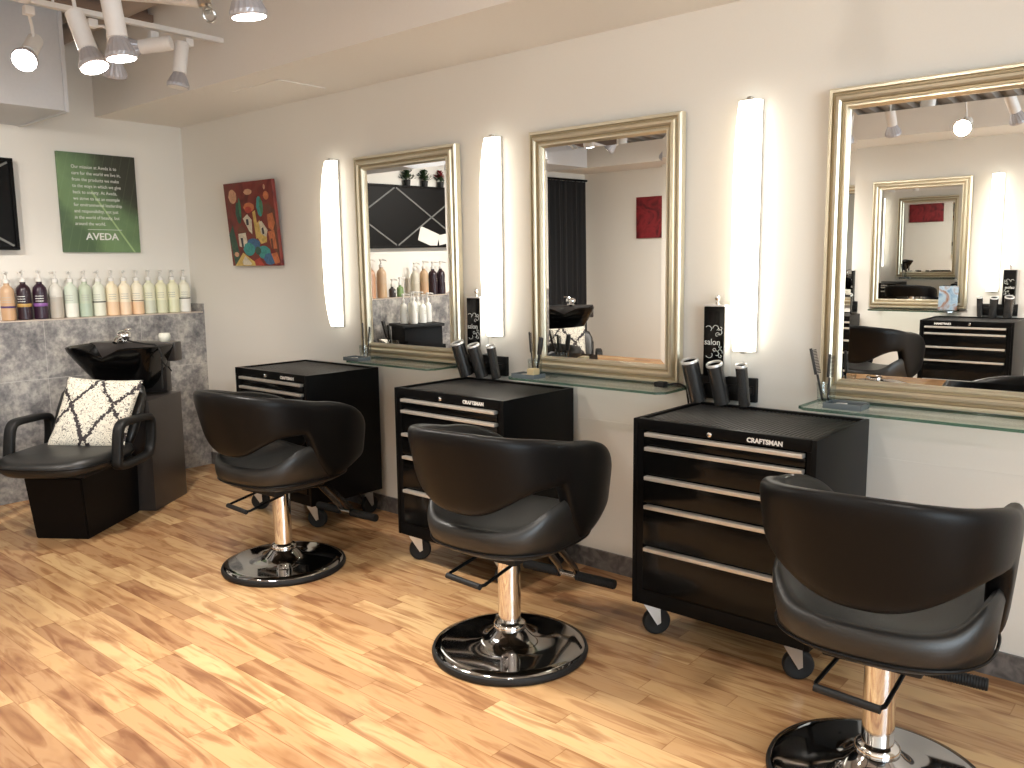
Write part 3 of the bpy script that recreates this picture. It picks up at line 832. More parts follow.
def make_shampoo_chair():
    t = thing('shampoo_chair', 'x', 'shampoo chair')
    # tapered pedestal base
    v = []
    for z, x, y0, y1 in ((0, .145, -.52, -.012), (.335, .155, -.565, -.012)):
        v += [(-x + .025, y0 , z), (x + .025, y0, z), (x + .025, y1, z), (-x + .025, y1, z)]
    b = bmesh.new(); vs = [b.verts.new(p) for p in v]
    for f in [(0,3,2,1),(4,5,6,7),(0,1,5,4),(1,2,6,5),(2,3,7,6),(3,0,4,7)]: b.faces.new([vs[i] for i in f])
    bmesh.ops.bevel(b, geom=b.edges[:], offset=.006, segments=2, affect='EDGES')
    m_ = MB(); m_.merge(b); m_.build('base', M['base_black'], t)
    MB().box((-.20, -.56, .3355), (.20, -.10, .36), .006).build('seat_plate', M['black_matte'], t)
    # seat: rounded front lip
    rings = []
    for hx, hy, z in ((.20, .24, .361), (.255, .285, .369), (.275, .303, .388), (.278, .306, .413), (.268, .296, .436), (.24, .265, .445), (.12, .14, .442), (.02, .02, .441)):
        r = rrect(hx, hy, z, 56, .62, 0, -.375)
        for p in r: p.z -= .012 * sm((-.55 - p.y) / .12)
        rings.append(r)
    se = MB().loft(rings).build('seat', M['seat_vinyl'], t, angle=70)
    MB().tube([(p.x, p.y, p.z) for p in rrect(.279, .307, .402, 56, .62, 0, -.375)], .004, 6, closed=True).build('piping', M['black_vinyl'], se)
    # reclined backrest with channel stitching on its sides
    rings = []
    a = math.atan2(.20, .33)
    for z, hx, ht in ((.0, .20, .012), (.01, .232, .028), (.08, .245, .036), (.20, .252, .038), (.30, .248, .036), (.355, .225, .028), (.368, .19, .012)):
        rings.append([Vector((p.x, -.155 + p.y * math.cos(a) + z * math.sin(a) , .425 + z * math.cos(a) - p.y * math.sin(a))) for p in rrect(hx, ht, 0, 36, .5)])
    br = MB().loft(rings).build('backrest', M['seat_vinyl'], t, angle=70)
    # arm rests: rounded rectangular loops each side
    for s in (-1, 1):
        x = s * .300
        pts = [(x, -.425, .375), (x, -.420, .42), (x, -.405, .51), (x, -.385, .562), (x, -.345, .583), (x, -.24, .583), (x, -.12, .578), (x, -.07, .562), (x, -.06, .515), (x, -.075, .42), (x, -.105, .375), (x, -.17, .360), (x, -.36, .358)]
        MB().tube(smooth_path(pts, 5, closed=True), .02, 14, closed=True, flat=(.027, .019)).build('armrest', M['black_matte'], t)
        MB().box((s * .24 if s > 0 else -.285, -.32, .345), (.285 if s > 0 else -.24, -.24, .375), .003).build('arm_bracket', M['black_matte'], t)
    return t
def pillow_mesh(w, h, d, n=26):
    mb = MB(); V = {}
    vs = []; fs = []
    def zf(u, v): return d * ((1 - u ** 4) * (1 - v ** 4)) ** .55
    for side in (1, -1):
        for i in range(n + 1):
            for j in range(n + 1):
                u = -1 + 2 * i / n; v = -1 + 2 * j / n
                px = w * u * (1 - .05 * (1 - v * v)); pz = h * v * (1 - .05 * (1 - u * u))
                vs.append((px, -side * zf(u, v), pz))
    k = (n + 1) ** 2
    for sd in range(2):
        for i in range(n):
            for j in range(n):
                q = [sd * k + i * (n + 1) + j, sd * k + (i + 1) * (n + 1) + j, sd * k + (i + 1) * (n + 1) + j + 1, sd * k + i * (n + 1) + j + 1]
                fs.append(q if sd == 0 else q[::-1])
    mb.add(vs, fs)
    bmesh.ops.remove_doubles(mb.b, verts=mb.b.verts[:], dist=1e-5)
    return mb
O1, PHI = Vector((.805, -1.006, 0)), R(36)
basin = make_basin(); basin.location = O1; basin.rotation_euler = (0, 0, PHI)
basin['label'] = 'black shampoo basin with chrome tap on a dark cabinet beside the tiled half wall'; basin['group'] = 'shampoo basins'
schair = make_shampoo_chair(); schair.location = O1; schair.rotation_euler = (0, 0, PHI)
schair['label'] = 'black shampoo chair with loop arms in front of the basin at the tiled half wall'; schair['group'] = 'shampoo chairs'
def put_pillow(O, phi, label):
    mt = Matrix.Translation(O) @ Matrix.Rotation(phi, 4, 'Z')
    p = mt @ Vector((.030, -.150, .598))
    o = pillow_mesh(.225, .215, .042).build('damask_pillow', M['damask'], angle=80)
    o.matrix_world = Matrix.Translation(p) @ Matrix.Rotation(phi, 4, 'Z') @ Matrix.Rotation(-R(32), 4, 'X') @ Matrix.Rotation(R(2.5), 4, 'Y')
    return tag(o, label, 'pillow', 'damask pillows')
put_pillow(O1, PHI, 'black and cream damask pillow leaning on the shampoo chair beside the tiled wall')
mt = Matrix.Translation(O1) @ Matrix.Rotation(PHI, 4, 'Z')
o = MB().lathe([(0, 0), (.026, 0), (.033, .012), (.036, .035), (.030, .052), (.028, .052), (.033, .035), (.030, .012), (0, .006)], 24).build('glass_bowl', M['frost'], loc=mt @ Vector((.19, .375, .9525)))
tag(o, 'small milky glass bowl standing on the rim of the black shampoo basin', 'bowl')
# the second shampoo place farther along (seen in the middle mirror)
O2, PHI2 = Vector((1.08, -3.0, 0)), R(143)
dup(basin, O2, PHI2, 'black shampoo basin nearer the curtain, seen in the middle mirror', 'shampoo basins')
dup(schair, O2, PHI2, 'black shampoo chair nearer the curtain, its arm showing in the middle mirror', 'shampoo chairs')
put_pillow(O2, PHI2, 'damask pillow on the chair near the curtain, reflected in the middle mirror')

# ------------------------------------------------------------------ bottles on the tiled ledge
def make_bottle(y, cols, label, x=.085, h=.212, r=.0395, band=None, pump=(.72, .70, .66)):
    t = thing('pump_bottle', label, 'bottle', (x, y, 1.0925), random.uniform(-.5, .3) - .55, 'bottles along the tiled ledge')
    lo, hi, split = cols
    m = [mat('bottle ' + label[:40] + ' a', lo, .3, var=.02), mat('bottle ' + label[:40] + ' b', hi, .3, var=.02)]
    prof = [(0, 0), (r - .004, 0), (r, .004), (r, h * split), (r, h * .74), (r * .985, h * .81), (r * .88, h * .89), (r * .62, h * .955), (r * .42, h * .985), (r * .40, h), (r * .40, h + .010), (0, h + .010)]
    mb = MB().lathe(prof, 28)
    for f in mb.b.faces:
        if f.calc_center_median().z > h * split: f.material_index = 1
    mb.build('bottle_body', m, t)
    pm = mat('pump ' + label[:40], pump, .35)
    mb = MB().lathe([(0, h + .0105), (r * .46, h + .0105), (r * .46, h + .028), (r * .30, h + .034), (.006, h + .036), (.006, h + .062), (.013, h + .064), (.013, h + .078), (0, h + .080)], 18)
    mb.tube([(0, 0, h + .072), (.018, 0, h + .073), (.042, 0, h + .070), (.050, 0, h + .062)], [.007, .006, .005, .004], 8)
    mb.build('pump_head', pm, t)
    if band:
        zb, hb, c = band
        MB().lathe([(r + .0002, zb), (r + .0008, zb + .001), (r + .0008, zb + hb - .001), (r + .0002, zb + hb)], 28).build('label_band', mat('band ' + label[:40], c, .4), t)
    # printed lines on the front
    mb = MB()
    dark = sum(lo) < .3
    for k in range(3):
        for i in range(9):
            a0 = -.6 + i * 1.2 / 9
            z = h * (.50 + .07 * k)
            q = [(math.cos(a) * (r + .0006), math.sin(a) * (r + .0006)) for a in (a0, a0 + .10)]
            mb.add([(q[0][0], q[0][1], z), (q[1][0], q[1][1], z), (q[1][0], q[1][1], z + .004), (q[0][0], q[0][1], z + .004)], [(0, 1, 2, 3)])
    mb.build('print', M['paper'] if dark else M['print_dark'], t, smooth=False)
    return t
YB = [-1.219, -1.129, -1.036, -.944, -.855, -.768, -.682, -.598, -.515, -.431, -.348, -.264, -.181, -.098]
BD = [
 (((.48, .30, .17), (.50, .33, .20), .5), 'tan pump bottle with a purple band, cut by the left photo edge', dict(band=(.075, .012, (.06, .03, .12)))),
 (((.022, .008, .014), (.022, .008, .014), .5), 'dark plum pump bottle with a gold band on the ledge', dict(band=(.078, .020, (.42, .26, .07)), h=.218, r=.0405)),
 (((.024, .008, .020), (.024, .008, .020), .5), 'dark plum pump bottle with a violet band on the ledge', dict(band=(.078, .020, (.22, .09, .30)), h=.218, r=.0405)),
 (((.42, .38, .32), (.60, .58, .52), .62), 'greyish clear pump bottle beside the violet-banded plum bottle', {}),
 (((.74, .74, .66), (.56, .62, .52), .42), 'pale bottle with white lower half and a tiny dark dot', {}),
 (((.40, .48, .38), (.44, .50, .38), .4), 'pale green pump bottle, greenest of the row', {}),
 (((.70, .70, .58), (.66, .68, .56), .45), 'whitish-green pump bottle with a black stripe, left of the peach bottles', dict(band=(.088, .008, (.04, .05, .04)))),
 (((.78, .56, .36), (.80, .70, .50), .42), 'peach pump bottle right beside the black-striped whitish-green bottle', {}),
 (((.78, .60, .42), (.80, .72, .55), .40), 'cream-peach pump bottle between the plain peach bottle and the striped peach bottle', {}),
 (((.78, .54, .34), (.80, .74, .58), .40), 'cream pump bottle with dark stripe above a peach lower half', dict(band=(.088, .006, (.16, .12, .07)))),
 (((.58, .60, .48), (.70, .70, .52), .42), 'pale grey-green pump bottle right of the striped peach bottle', {}),
 (((.66, .66, .46), (.76, .74, .52), .42), 'pale yellow pump bottle, third from the corner', {}),
 (((.72, .72, .50), (.78, .76, .54), .42), 'pale yellow-green pump bottle, second from the corner', {}),
 (((.78, .76, .70), (.78, .76, .62), .42), 'white pump bottle with a black stripe, nearest the corner', dict(band=(.092, .007, (.03, .03, .03)))),
]
for y, (c, l, kw) in zip(YB, BD): make_bottle(y, c, l, **kw)
# farther along the ledge, only seen in the farthest mirror
for y, c, l, kw in ((-1.62, ((.50, .27, .16), (.5, .27, .16), .5), 'tall reddish-tan bottle at the left edge of the far mirror', dict(h=.25, r=.044)),
                    (-1.745, ((.52, .36, .22), (.54, .38, .24), .5), 'tall tan bottle second from the left in the far mirror', dict(h=.25, r=.042)),
                    (-1.86, ((.04, .03, .03), (.04, .03, .03), .5), 'small dark bottle seen low in the far mirror', dict(h=.08, r=.03)),
                    (-1.95, ((.20, .30, .12), (.2, .3, .12), .5), 'small green bottle seen low in the far mirror', dict(h=.09, r=.03)),
                    (-2.13, ((.56, .50, .40), (.6, .56, .46), .5), 'beige-grey pump bottle left of the tan one in the far mirror', {}),
                    (-2.24, ((.50, .32, .19), (.5, .34, .2), .5), 'tan pump bottle beside the dark pair in the far mirror', dict(h=.225)),
                    (-2.35, ((.022, .008, .014), (.022, .008, .014), .5), 'left one of the dark plum pair in the far mirror', dict(h=.218, r=.0405)),
                    (-2.45, ((.022, .008, .014), (.022, .008, .014), .5), 'right one of the dark plum pair in the far mirror', dict(h=.218, r=.0405))):
    make_bottle(y, c, l, **kw)

t = thing('supply_trolley', 'black trolley by the tiled wall carrying white bottles, seen in the far mirror', 'trolley', (.44, -1.80, 0), .35)
MB().box((-.15, -.17, .08), (.15, .17, .86), .008).build('body', M['base_black'], t)
MB().box((-.165, -.185, .8605), (.165, .185, .885), .006).build('top', M['black_matte'], t)
for x_ in (-.12, .12):
    for y_ in (-.14, .14): MB().lathe([(0, -.012), (.030, -.012), (.036, -.006), (.036, .006), (.030, .012), (0, .012)], 20, Matrix.Translation((x_, y_, .037)) @ Matrix.Rotation(PI / 2, 4, 'Y')).box((x_ - .01, y_ - .01, .05), (x_ + .01, y_ + .01, .0795)).build('caster', M['rubber'], t)
for k, (x_, y_, hh) in enumerate(((.40, -1.70, .17), (.49, -1.73, .19), (.40, -1.79, .18), (.50, -1.82, .16), (.38, -1.88, .18), (.47, -1.91, .17))):
    b_ = make_bottle(y_, ((.80, .79, .75), (.80, .80, .74), .5), 'white lotion bottle crowded with others on the black trolley', x=x_, h=hh, r=.031)
    b_.location.z = .8855; b_['group'] = 'white bottles on the trolley'

# ------------------------------------------------------------------ wall pieces on the left wall
t = thing('poster', 'green leaf poster with white lettering on the left wall above the bottles', 'poster', (.0, -.602, 1.814))
MB().box((.0, -.247, -.312), (.022, .247, .312), .002).build('canvas', M['poster'], t)
def on_left(yv, zv, off=.0228):    # text plane facing +x: text x -> +y, text y -> +z
    return Matrix.Translation((off, yv, zv)) @ Matrix(((0, 0, 1, 0), (1, 0, 0, 0), (0, 1, 0, 0), (0, 0, 0, 1)))
lines = ['Our mission at Aveda is to', 'care for the world we live in,', 'from the products we make', 'to the ways in which we give', 'back to society. At Aveda,', 'we strive to set an example', 'for environmental leadership', 'and responsibility, not just', 'in the world of beauty, but', 'around the world.']
for i, s in enumerate(lines):
    text_mesh('text_line', s, .0305, M['paper'], t, on_left(-.165, .215 - i * .0395), ext=.0004, sx=.86)
text_mesh('brand_lettering', 'AVEDA', .062, M['paper'], t, on_left(.0, -.232), 'CENTER', ext=.0005, sx=1.05, bold=.0012)
MB().box((.0222, -.09, -.168), (.0228, .13, -.1655)).build('thin_rule', M['paper'], t, smooth=False)

t = thing('lattice_panel', 'black wall panel with diagonal grey lattice at the left photo edge', 'wall panel', (0.003, -1.975, 1.513))
L2, Hh, Dd = .86, .54, .06
MB().box((0, -L2, 0), (.046, L2, Hh)).box((.0, -L2, 0), (Dd, L2, .018), .002).box((.0, -L2, Hh - .018), (Dd, L2, Hh), .002).box((.0, -L2, .0185), (Dd, -L2 + .018, Hh - .0185), .002).box((.0, L2 - .018, .0185), (Dd, L2, Hh - .0185), .002).build('case', M['base_black'], t)
Hi = Hh - .036
for k in range(2):
    y0 = -L2 + .018 + k * (2 * L2 - .036) / 2; w = (2 * L2 - .036) / 2
    for a, b in (((y0, .018), (y0 + w, Hh - .018)), ((y0, Hh - .018), (y0 + w, .018))):
        dv = Vector((0, b[0] - a[0], b[1] - a[1])); ln = dv.length; ang = math.atan2(dv.z, dv.y)
        m4 = Matrix.Translation((.046, a[0], a[1])) @ Matrix.Rotation(ang, 4, 'X')
        MB().box((0, .012, -.006), (.004, ln - .012, .006), mtx=m4).build('lattice_slat', M['lattice'], t, smooth=False)
for k, (yy, zz, a, ww, hh, lab) in enumerate(((-2.33, .03, .32, .24, .13, 'larger white card tucked low behind the lattice, seen in the far mirror'), (-2.55, .03, -.15, .14, .09, 'smaller white card low on the lattice panel at the edge of the far mirror'))):
    o = thing('paper_card', lab, 'card', (.0515, yy, 1.513 + zz), rot=(a, 0, 0))
    MB().box((0, -ww / 2, 0), (.0012, ww / 2, hh)).build('card', M['towel'], o, smooth=False)
for k, (y, kind) in enumerate(((-2.54, 'red'), (-2.34, 'green'), (-2.13, 'round'))):
    lab = {'red': 'red flowering plant on top of the lattice panel, seen in the far mirror', 'green': 'dark green potted plant on the lattice panel between two others', 'round': 'round green potted plant on the lattice panel, leftmost in the far mirror'}[kind]
    p = thing('potted_plant', lab, 'plant', (.035, y, 1.5135 + Hh), group='plants on the lattice panel')
    MB().lathe([(0, 0), (.026, 0), (.032, .05), (.029, .05), (.024, .008), (0, .006)], 18).build('pot', M['black_matte'], p)
    random.seed(k); mb = MB()
    for i in range(120):
        a = random.uniform(0, 2 * PI); el = random.uniform(.1, 1.5); r0 = random.uniform(.03, .095)
        c = Vector((.0 + r0 * math.cos(a) * math.cos(el) * .45, r0 * math.sin(a) * math.cos(el), .055 + r0 * math.sin(el)))
        d = Vector((math.cos(a) * .4, math.sin(a), .6)).normalized(); s = d.cross(Vector((0, 0, 1))).normalized() * .011
        mb.add([c - d * .016, c + s, c + d * .018, c - s], [(0, 1, 2, 3)], 1 if kind == 'red' and el > .6 else 0)
    mb.build('foliage', [M['leaf'], M['red_flower']], p, smooth=False)
# black curtain in the far corner of the left wall
rings = []
mb = MB(); top_ = []; n = 90
for i in range(n + 1):
    y = -4.74 + .80 * i / n
    top_.append((.05 + .028 * math.sin(i * .95) + .008 * math.sin(i * .37), y))
v = [(x, y, .02) for x, y in top_] + [(x, y, 2.20) for x, y in top_] + [(x - .004, y, .02) for x, y in top_] + [(x - .004, y, 2.20) for x, y in top_]
k = n + 1; fs = []
for i in range(n): fs += [(i, i + 1, k + i + 1, k + i), (2 * k + i, 3 * k + i, 3 * k + i + 1, 2 * k + i + 1)]
mb.add(v, fs)
t = thing('curtain', 'black curtain hanging in the far corner, seen in the middle mirror', 'curtain')
mb.build('cloth', M['curtain'], t)
MB().tube([(.055, -4.78, 2.215), (.055, -3.90, 2.215)], .012, 10).build('curtain_rod', M['black_satin'], t)

# painting on the mirror wall, hung a little crooked: village-like colour patches
t = thing('painting', 'small canvas of red sky and white houses leaning forward near the corner', 'painting', (.895, -.027, 1.667), rot=(R(4.8), R(.4), 0))
MB().box((-.272, -.024, -.262), (.272, 0, .262), .002).build('canvas', M['canvas'], t)
pc = {'o': (.52, .16, .06), 'w': (.62, .56, .44), 'g': (.06, .20, .10), 'dg': (.04, .09, .06), 't': (.05, .28, .26), 'b': (.05, .13, .26), 'y': (.60, .42, .12), 'r': (.40, .05, .03), 'br': (.14, .05, .03), 'p': (.55, .30, .18), 'k': (.03, .03, .04)}
keys = list(pc)
mats = [blotch_mat('paint ' + k_, [tuple(c * .75 for c in pc[k_]), pc[k_], tuple(min(1, c * 1.2) for c in pc[k_])], 30) for k_ in keys]
mb = MB(); lay = [0]
def patch(k_, pts):
    lay[0] += 1
    z = -.0243 - lay[0] * .00006
    n_ = len(pts)
    v = [((u - .5) * .544, z, (.5 - w) * .524) for u, w in pts]
    mb.add(v, [tuple(range(n_))[::-1]], keys.index(k_))
def blob(k_, cx, cy, rx, ry, n=14, ph=0): patch(k_, [(cx + rx * math.cos(2 * PI * i / n) * (1 + .08 * math.sin(3 * i + ph)), cy + ry * math.sin(2 * PI * i / n)) for i in range(n)])
blob('p', .17, .16, .085, .085); blob('p', .50, .12, .085, .035); blob('o', .86, .18, .055, .05); blob('p', .84, .08, .02, .03)
patch('dg', [(.0, .62), (.10, .5), (.16, .75), (.2, 1), (.06, 1)]); patch('br', [(.9, .3), (1, .35), (1, .9), (.9, .8)])
blob('dg', .26, .36, .06, .13); blob('g', .30, .30, .025, .12); blob('t', .71, .30, .065, .12); blob('g', .74, .30, .03, .10)
blob('o', .49, .30, .11, .055); blob('r', .47, .33, .07, .04)
patch('o', [(.84, .40), (.95, .38), (.98, .50), (.92, .60), (.84, .55)])
patch('y', [(.55, .36), (.61, .34), (.63, .66), (.57, .68)])
patch('w', [(.34, .43), (.44, .38), (.52, .45), (.50, .62), (.44, .58)]); patch('k', [(.40, .44), (.45, .44), (.45, .51), (.40, .51)])
patch('br', [(.20, .56), (.30, .50), (.40, .58), (.38, .62), (.20, .61)])
patch('w', [(.20, .61), (.36, .60), (.38, .72), (.30, .78), (.20, .76)]); patch('k', [(.24, .66), (.29, .66), (.29, .78), (.25, .77)])
patch('y', [(.60, .50), (.68, .46), (.80, .60), (.78, .72), (.66, .74), (.60, .66)]); patch('w', [(.66, .48), (.72, .47), (.82, .58), (.78, .66), (.68, .62)]); patch('k', [(.70, .56), (.74, .54), (.75, .62), (.71, .63)])
patch('o', [(.82, .60), (.95, .58), (.97, .80), (.86, .80)]); patch('br', [(.86, .68), (.90, .68), (.90, .80), (.86, .80)])
blob('b', .50, .74, .14, .07); blob('t', .40, .80, .12, .08); blob('t', .70, .84, .13, .08); blob('b', .80, .92, .12, .07); blob('dg', .58, .82, .06, .05)
patch('y', [(.06, 1), (.26, .84), (.50, .96), (.52, 1)]); patch('w', [(.22, .95), (.30, .88), (.42, .97), (.40, .99), (.24, .99)])
patch('r', [(.48, .94), (.60, .90), (.68, 1), (.50, 1)]); patch('o', [(.84, .86), (.96, .84), (1, .96), (.90, .98)]); blob('p', .12, .86, .05, .03)
mb.build('painted_scene', mats, t, smooth=False)
o = MB().box((-.026, -.002, -.018), (.026, 0, .018)).build('price_tag', M['paper'], loc=(.615, 0, 1.43), smooth=False); tag(o, 'tiny white paper tag on the wall beside the house painting', 'tag')

# red painting on the opposite wall (seen in the middle mirror)
t = thing('painting', 'dark red abstract canvas on the opposite wall, seen in the middle mirror', 'painting', (.99, YF, 1.785))
MB().box((-.30, 0, -.215), (.30, .025, .215), .002).build('canvas', M['red_art'], t)

# little picture card on the opposite shelf
t = thing('picture_card', 'small blue and brown picture card on the opposite shelf, seen in the nearest mirror', 'card', (3.80, YF + .10, SHZ + .011), PI, rot=(-.12, 0, PI))
MB().box((-.075, -.003, 0), (.075, 0, .20), .001).build('card', blotch_mat('card print', [(.10, .20, .32), (.30, .40, .48), (.25, .12, .07), (.10, .05, .04)], 9), t)

# ------------------------------------------------------------------ ceiling: duct, pipes, tracks, lamps
t = thing('air_duct', 'large grey square air duct high in the top left corner', 'duct')
MB().box((.0, -3.9, 2.255), (.70, -1.035, 2.93), .004).build('duct_box', M['duct'], t)
MB().box((.692, -1.052, 2.25), (.706, -1.030, 2.93), .002).box((.0, -1.05, 2.249), (.70, -1.031, 2.256), .002).build('seam_flange', M['duct'], t)
t = thing('ceiling_pipe', 'tan painted pipe running under the ceiling deck behind the track lamps', 'pipe')
MB().tube([(.05, -.80, 2.80), (X1 - .1, -.80, 2.80)], .05, 18).build('pipe_run', M['pipe'], t)
t = thing('ceiling_beam', 'brown joist crossing under the ceiling deck near the left wall', 'beam')
MB().box((.72, -4.2, 2.78), (.86, -.59, 2.82), .003).box((.78, -4.2, 2.82), (.80, -.59, 2.93), .002).build('joist', mat('brown painted joist', (.22, .15, .11), .7), t)

t = thing('sprinkler_pipe', 'thin white sprinkler pipe with a valve at the top of the photo', 'pipe')
MB().tube([(1.70, -1.2, 2.62), (2.12, -1.2, 2.52), (2.46, -1.2, 2.435)], .018, 12).build('pipe_run', M['white_metal'], t)
vb = MB().lathe([(0, 0), (.026, 0), (.026, .03), (.016, .036), (.016, .055), (0, .056)], 16, axis_mtx((2.455, -1.2, 2.452), (.3, 0, -1))).build('valve', M['steel'], t)
MB().tube([(2.49 + .0 , -1.2 + .026 * math.cos(a), 2.385 + .026 * math.sin(a)) for a in [2 * PI * k / 18 for k in range(18)]], .005, 6, closed=True).build('valve_ring', M['steel'], vb)
MB().box((1.78, -1.204, 2.60), (1.788, -1.196, 2.949), .001).build('hanger', M['steel'], t)

def rail(p0, p1, label):
    t = thing('track_rail', label, 'track rail', group='lighting tracks')
    p0, p1 = Vector(p0), Vector(p1); d = (p1 - p0); ln = d.length
    m4 = Matrix.Translation(p0) @ Matrix.Rotation(math.atan2(d.y, d.x), 4, 'Z')
    MB().box((0, -.018, -.012), (ln, .018, .012), .003, mtx=m4).build('channel', M['white_metal'], t)
    k = max(2, int(ln / 1.2))
    for i in range(k):
        q = p0 + d * ((i + .5) / k)
        MB().tube([(q.x, q.y, q.z + .012), (q.x, q.y, ZC - .001)], .006, 8).build('hanger_rod', M['white_metal'], t)
    return t
rail((1.58, -.60, 2.553), (1.58, -3.9, 2.553), 'white lighting track ending at the soffit by the left lamps')
rail((1.75, -1.62, 2.50), (8.2, -1.62, 2.50), 'white lighting track running along the row of chairs overhead')
rail((1.75, -3.35, 2.50), (8.2, -3.35, 2.50), 'white lighting track across the room, seen in the nearest mirror')

def lamp_head(face, pivot, aim, rz, label, power=70., spot=100, lit=True, rad=.052, soft=.05):
    """face: centre of the bulb face, pivot: point under the rail, aim: beam direction"""
    t = thing('track_lamp', label, 'track lamp', group='track lamps')
    face, pivot, aim = Vector(face), Vector(pivot), Vector(aim).normalized()
    L_ = .085
    neck = face - aim * L_                       # back of the bulb
    MB().box((pivot.x - .02, pivot.y - .02, pivot.z - .05), (pivot.x + .02, pivot.y + .02, rz - .0125), .004).build('mount', M['white_metal'], t)
    canb = neck - aim * .14
    MB().tube([pivot - Vector((0, 0, .045)), (pivot + canb) * .5 - Vector((0, 0, .02)), canb + aim * .03], .007, 8).build('arm', M['white_metal'], t)
    MB().lathe([(0, 0), (.030, 0), (.034, .004), (.034, .15), (.030, .152), (0, .150)], 24, axis_mtx(canb, aim)).build('can', M['white_metal'], t)
    bm = MB(); k = 36
    mt = axis_mtx(neck, aim)
    prof = [(.022, 0), (.026, .012), (.040, .040), (rad, .068), (rad + .001, .080), (rad - .003, .084)]
    rings = []
    for r, z in prof:
        rings.append([mt @ Vector(((r + (.0025 if (i % 2 and .01 < z < .07) else 0)) * math.cos(2 * PI * i / k), (r + (.0025 if (i % 2 and .01 < z < .07) else 0)) * math.sin(2 * PI * i / k), z)) for i in range(k)])
    bm.loft(rings, cap=False)
    bu = bm.build('bulb', M['fin'], t, smooth=False)
    MB().lathe([(rad - .003, .0835), (rad * .6, .0868), (0, .088)], 32, mt).build('bulb_face', M['bulb'] if lit else M['white'], bu)
    if lit:
        li = bpy.data.lights.new('spot', 'SPOT'); li.energy = power; li.spot_size = R(spot); li.spot_blend = 1.; li.shadow_soft_size = soft; li.color = (1, .93, .85)
        lo = bpy.data.objects.new('spot_beam', li); COL.objects.link(lo)
        lo.matrix_world = axis_mtx(face + aim * .012, -aim)
        lo.parent = t
    return t

RZ, RZ2 = 2.541, 2.488
lamp_head((1.58, -1.565, 2.295), (1.58, -1.53, RZ), (.70, -.52, -.62), RZ, 'lit lamp at the far left of the track, its round face towards the camera')
lamp_head((1.58, -1.171, 2.287), (1.58, -1.26, RZ), (-.45, .15, -1), RZ, 'lamp half hidden behind the two crossing lit lamps')
lamp_head((1.58, -.859, 2.282), (1.58, -.79, RZ), (-.05, -.14, -1), RZ, 'unlit looking lamp hanging straight down close to the soffit', lit=False)
lamp_head((2.386, -1.62, 2.132), (2.25, -1.62, RZ2), (.40, .12, -1), RZ2, 'lit lamp slanting down to the right, left one of the crossing pair')
lamp_head((2.605, -1.62, 2.128), (2.56, -1.62, RZ2), (.10, .08, -1), RZ2, 'lit lamp overlapping the slanted one, right one of the crossing pair')
lamp_head((3.42, -1.62, 2.115), (3.42, -1.62, RZ2), (.03, .12, -1), RZ2, 'lit lamp cut by the top photo edge above the soffit line')
lamp_head((1.53, -1.09, 2.435), (1.58, -.97, RZ), (-.66, -.62, -.12), RZ, 'unlit looking grey lamp pointing away to the left behind the soffit end', lit=False)
for x, l in ((4.4, 'added fill lamp above the middle chairs, out of view overhead'), (5.4, 'added fill lamp above the nearest chair, out of view overhead'), (6.6, 'added fill lamp behind the camera side of the near chair')):
    lamp_head((x, -1.62, 2.13), (x, -1.62, RZ2), (-.15, -.15, -1), RZ2, l)  # unseen heads added to raise the general light over the chairs
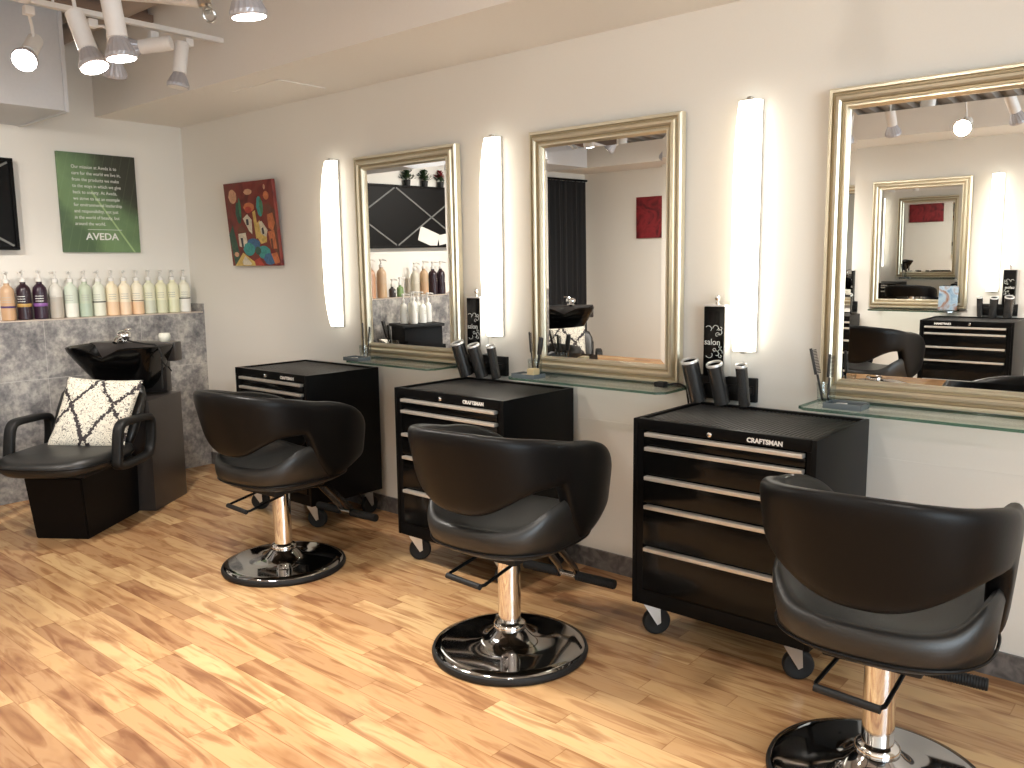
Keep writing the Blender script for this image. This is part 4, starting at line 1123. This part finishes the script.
for x, ax, ay, l in ((3.05, -.35, -.6, 'lamp across the room, at the left edge of the nearest mirror'), (3.73, .0, -.5, 'lamp across the room, left of the three whole ones in the nearest mirror'), (4.17, .1, .95, 'lamp across the room facing the mirror, middle one in the nearest mirror'), (4.50, .25, -.5, 'lamp across the room at the right of the nearest mirror'),
                     (1.9, -.5, -.5, 'added fill lamp across the room near the curtain, seen in the middle mirror'), (2.5, -.2, -.3, 'added fill lamp across the room between the curtain and the reflected mirror'), (5.9, .1, -.4, 'added fill lamp across the room beyond the reflected chair')):
    lamp_head((x, -3.35, 2.20), (x, -3.35, RZ2), (ax, ay, -.85 if ay < 0 else -.30), RZ2, l, power=74. if ay < 0 else 34., spot=130 if ay < 0 else 78)  # the last three heads are added for extra light across the room
for y, l in ((-2.3, 'added fill lamp aimed at the tiled half wall, out of view overhead'), (-3.0, 'added fill lamp aimed at the lattice panel, out of view overhead')):
    lamp_head((1.56, y, 2.28), (1.58, y, RZ), (-.8, .25, -.75), RZ, l, power=70., spot=125)  # two unseen heads added to brighten the left wall and tiles

# ------------------------------------------------------------------ camera, world, colour
cam = bpy.data.cameras.new('camera'); co = bpy.data.objects.new('camera', cam); COL.objects.link(co)
sc.camera = co
F_PX = 848.03
cam.sensor_fit = 'HORIZONTAL'; cam.sensor_width = 36.; cam.lens = F_PX * 36. / 1024.
cam.clip_start = .02
yaw, pit, rol = .7149, -.1384, -.0109
f = Vector((-math.sin(yaw) * math.cos(pit), math.cos(yaw) * math.cos(pit), math.sin(pit)))
r0 = Vector((math.cos(yaw), math.sin(yaw), 0)); u0 = r0.cross(f)
r = math.cos(rol) * r0 + math.sin(rol) * u0; u = -math.sin(rol) * r0 + math.cos(rol) * u0
co.matrix_world = Matrix(((r.x, u.x, -f.x, 5.7084), (r.y, u.y, -f.y, -3.0971), (r.z, u.z, -f.z, 1.3853), (0, 0, 0, 1)))

w = bpy.data.worlds.new('world'); sc.world = w; w.use_nodes = True
w.node_tree.nodes['Background'].inputs[0].default_value = (.75, .87, 1, 1)
w.node_tree.nodes['Background'].inputs[1].default_value = 1.2
sc.view_settings.view_transform = 'Standard'; sc.view_settings.look = 'None'
sc.view_settings.gamma = 1; sc.view_settings.use_curve_mapping = False
sc.view_settings.exposure = 0.58
sc.cycles.max_bounces = 10; sc.cycles.diffuse_bounces = 5; sc.cycles.glossy_bounces = 8; sc.cycles.transparent_max_bounces = 12
sc.cycles.caustics_reflective = False; sc.cycles.caustics_refractive = False
sc.cycles.sample_clamp_indirect = 12.
sc.cycles.use_denoising = True
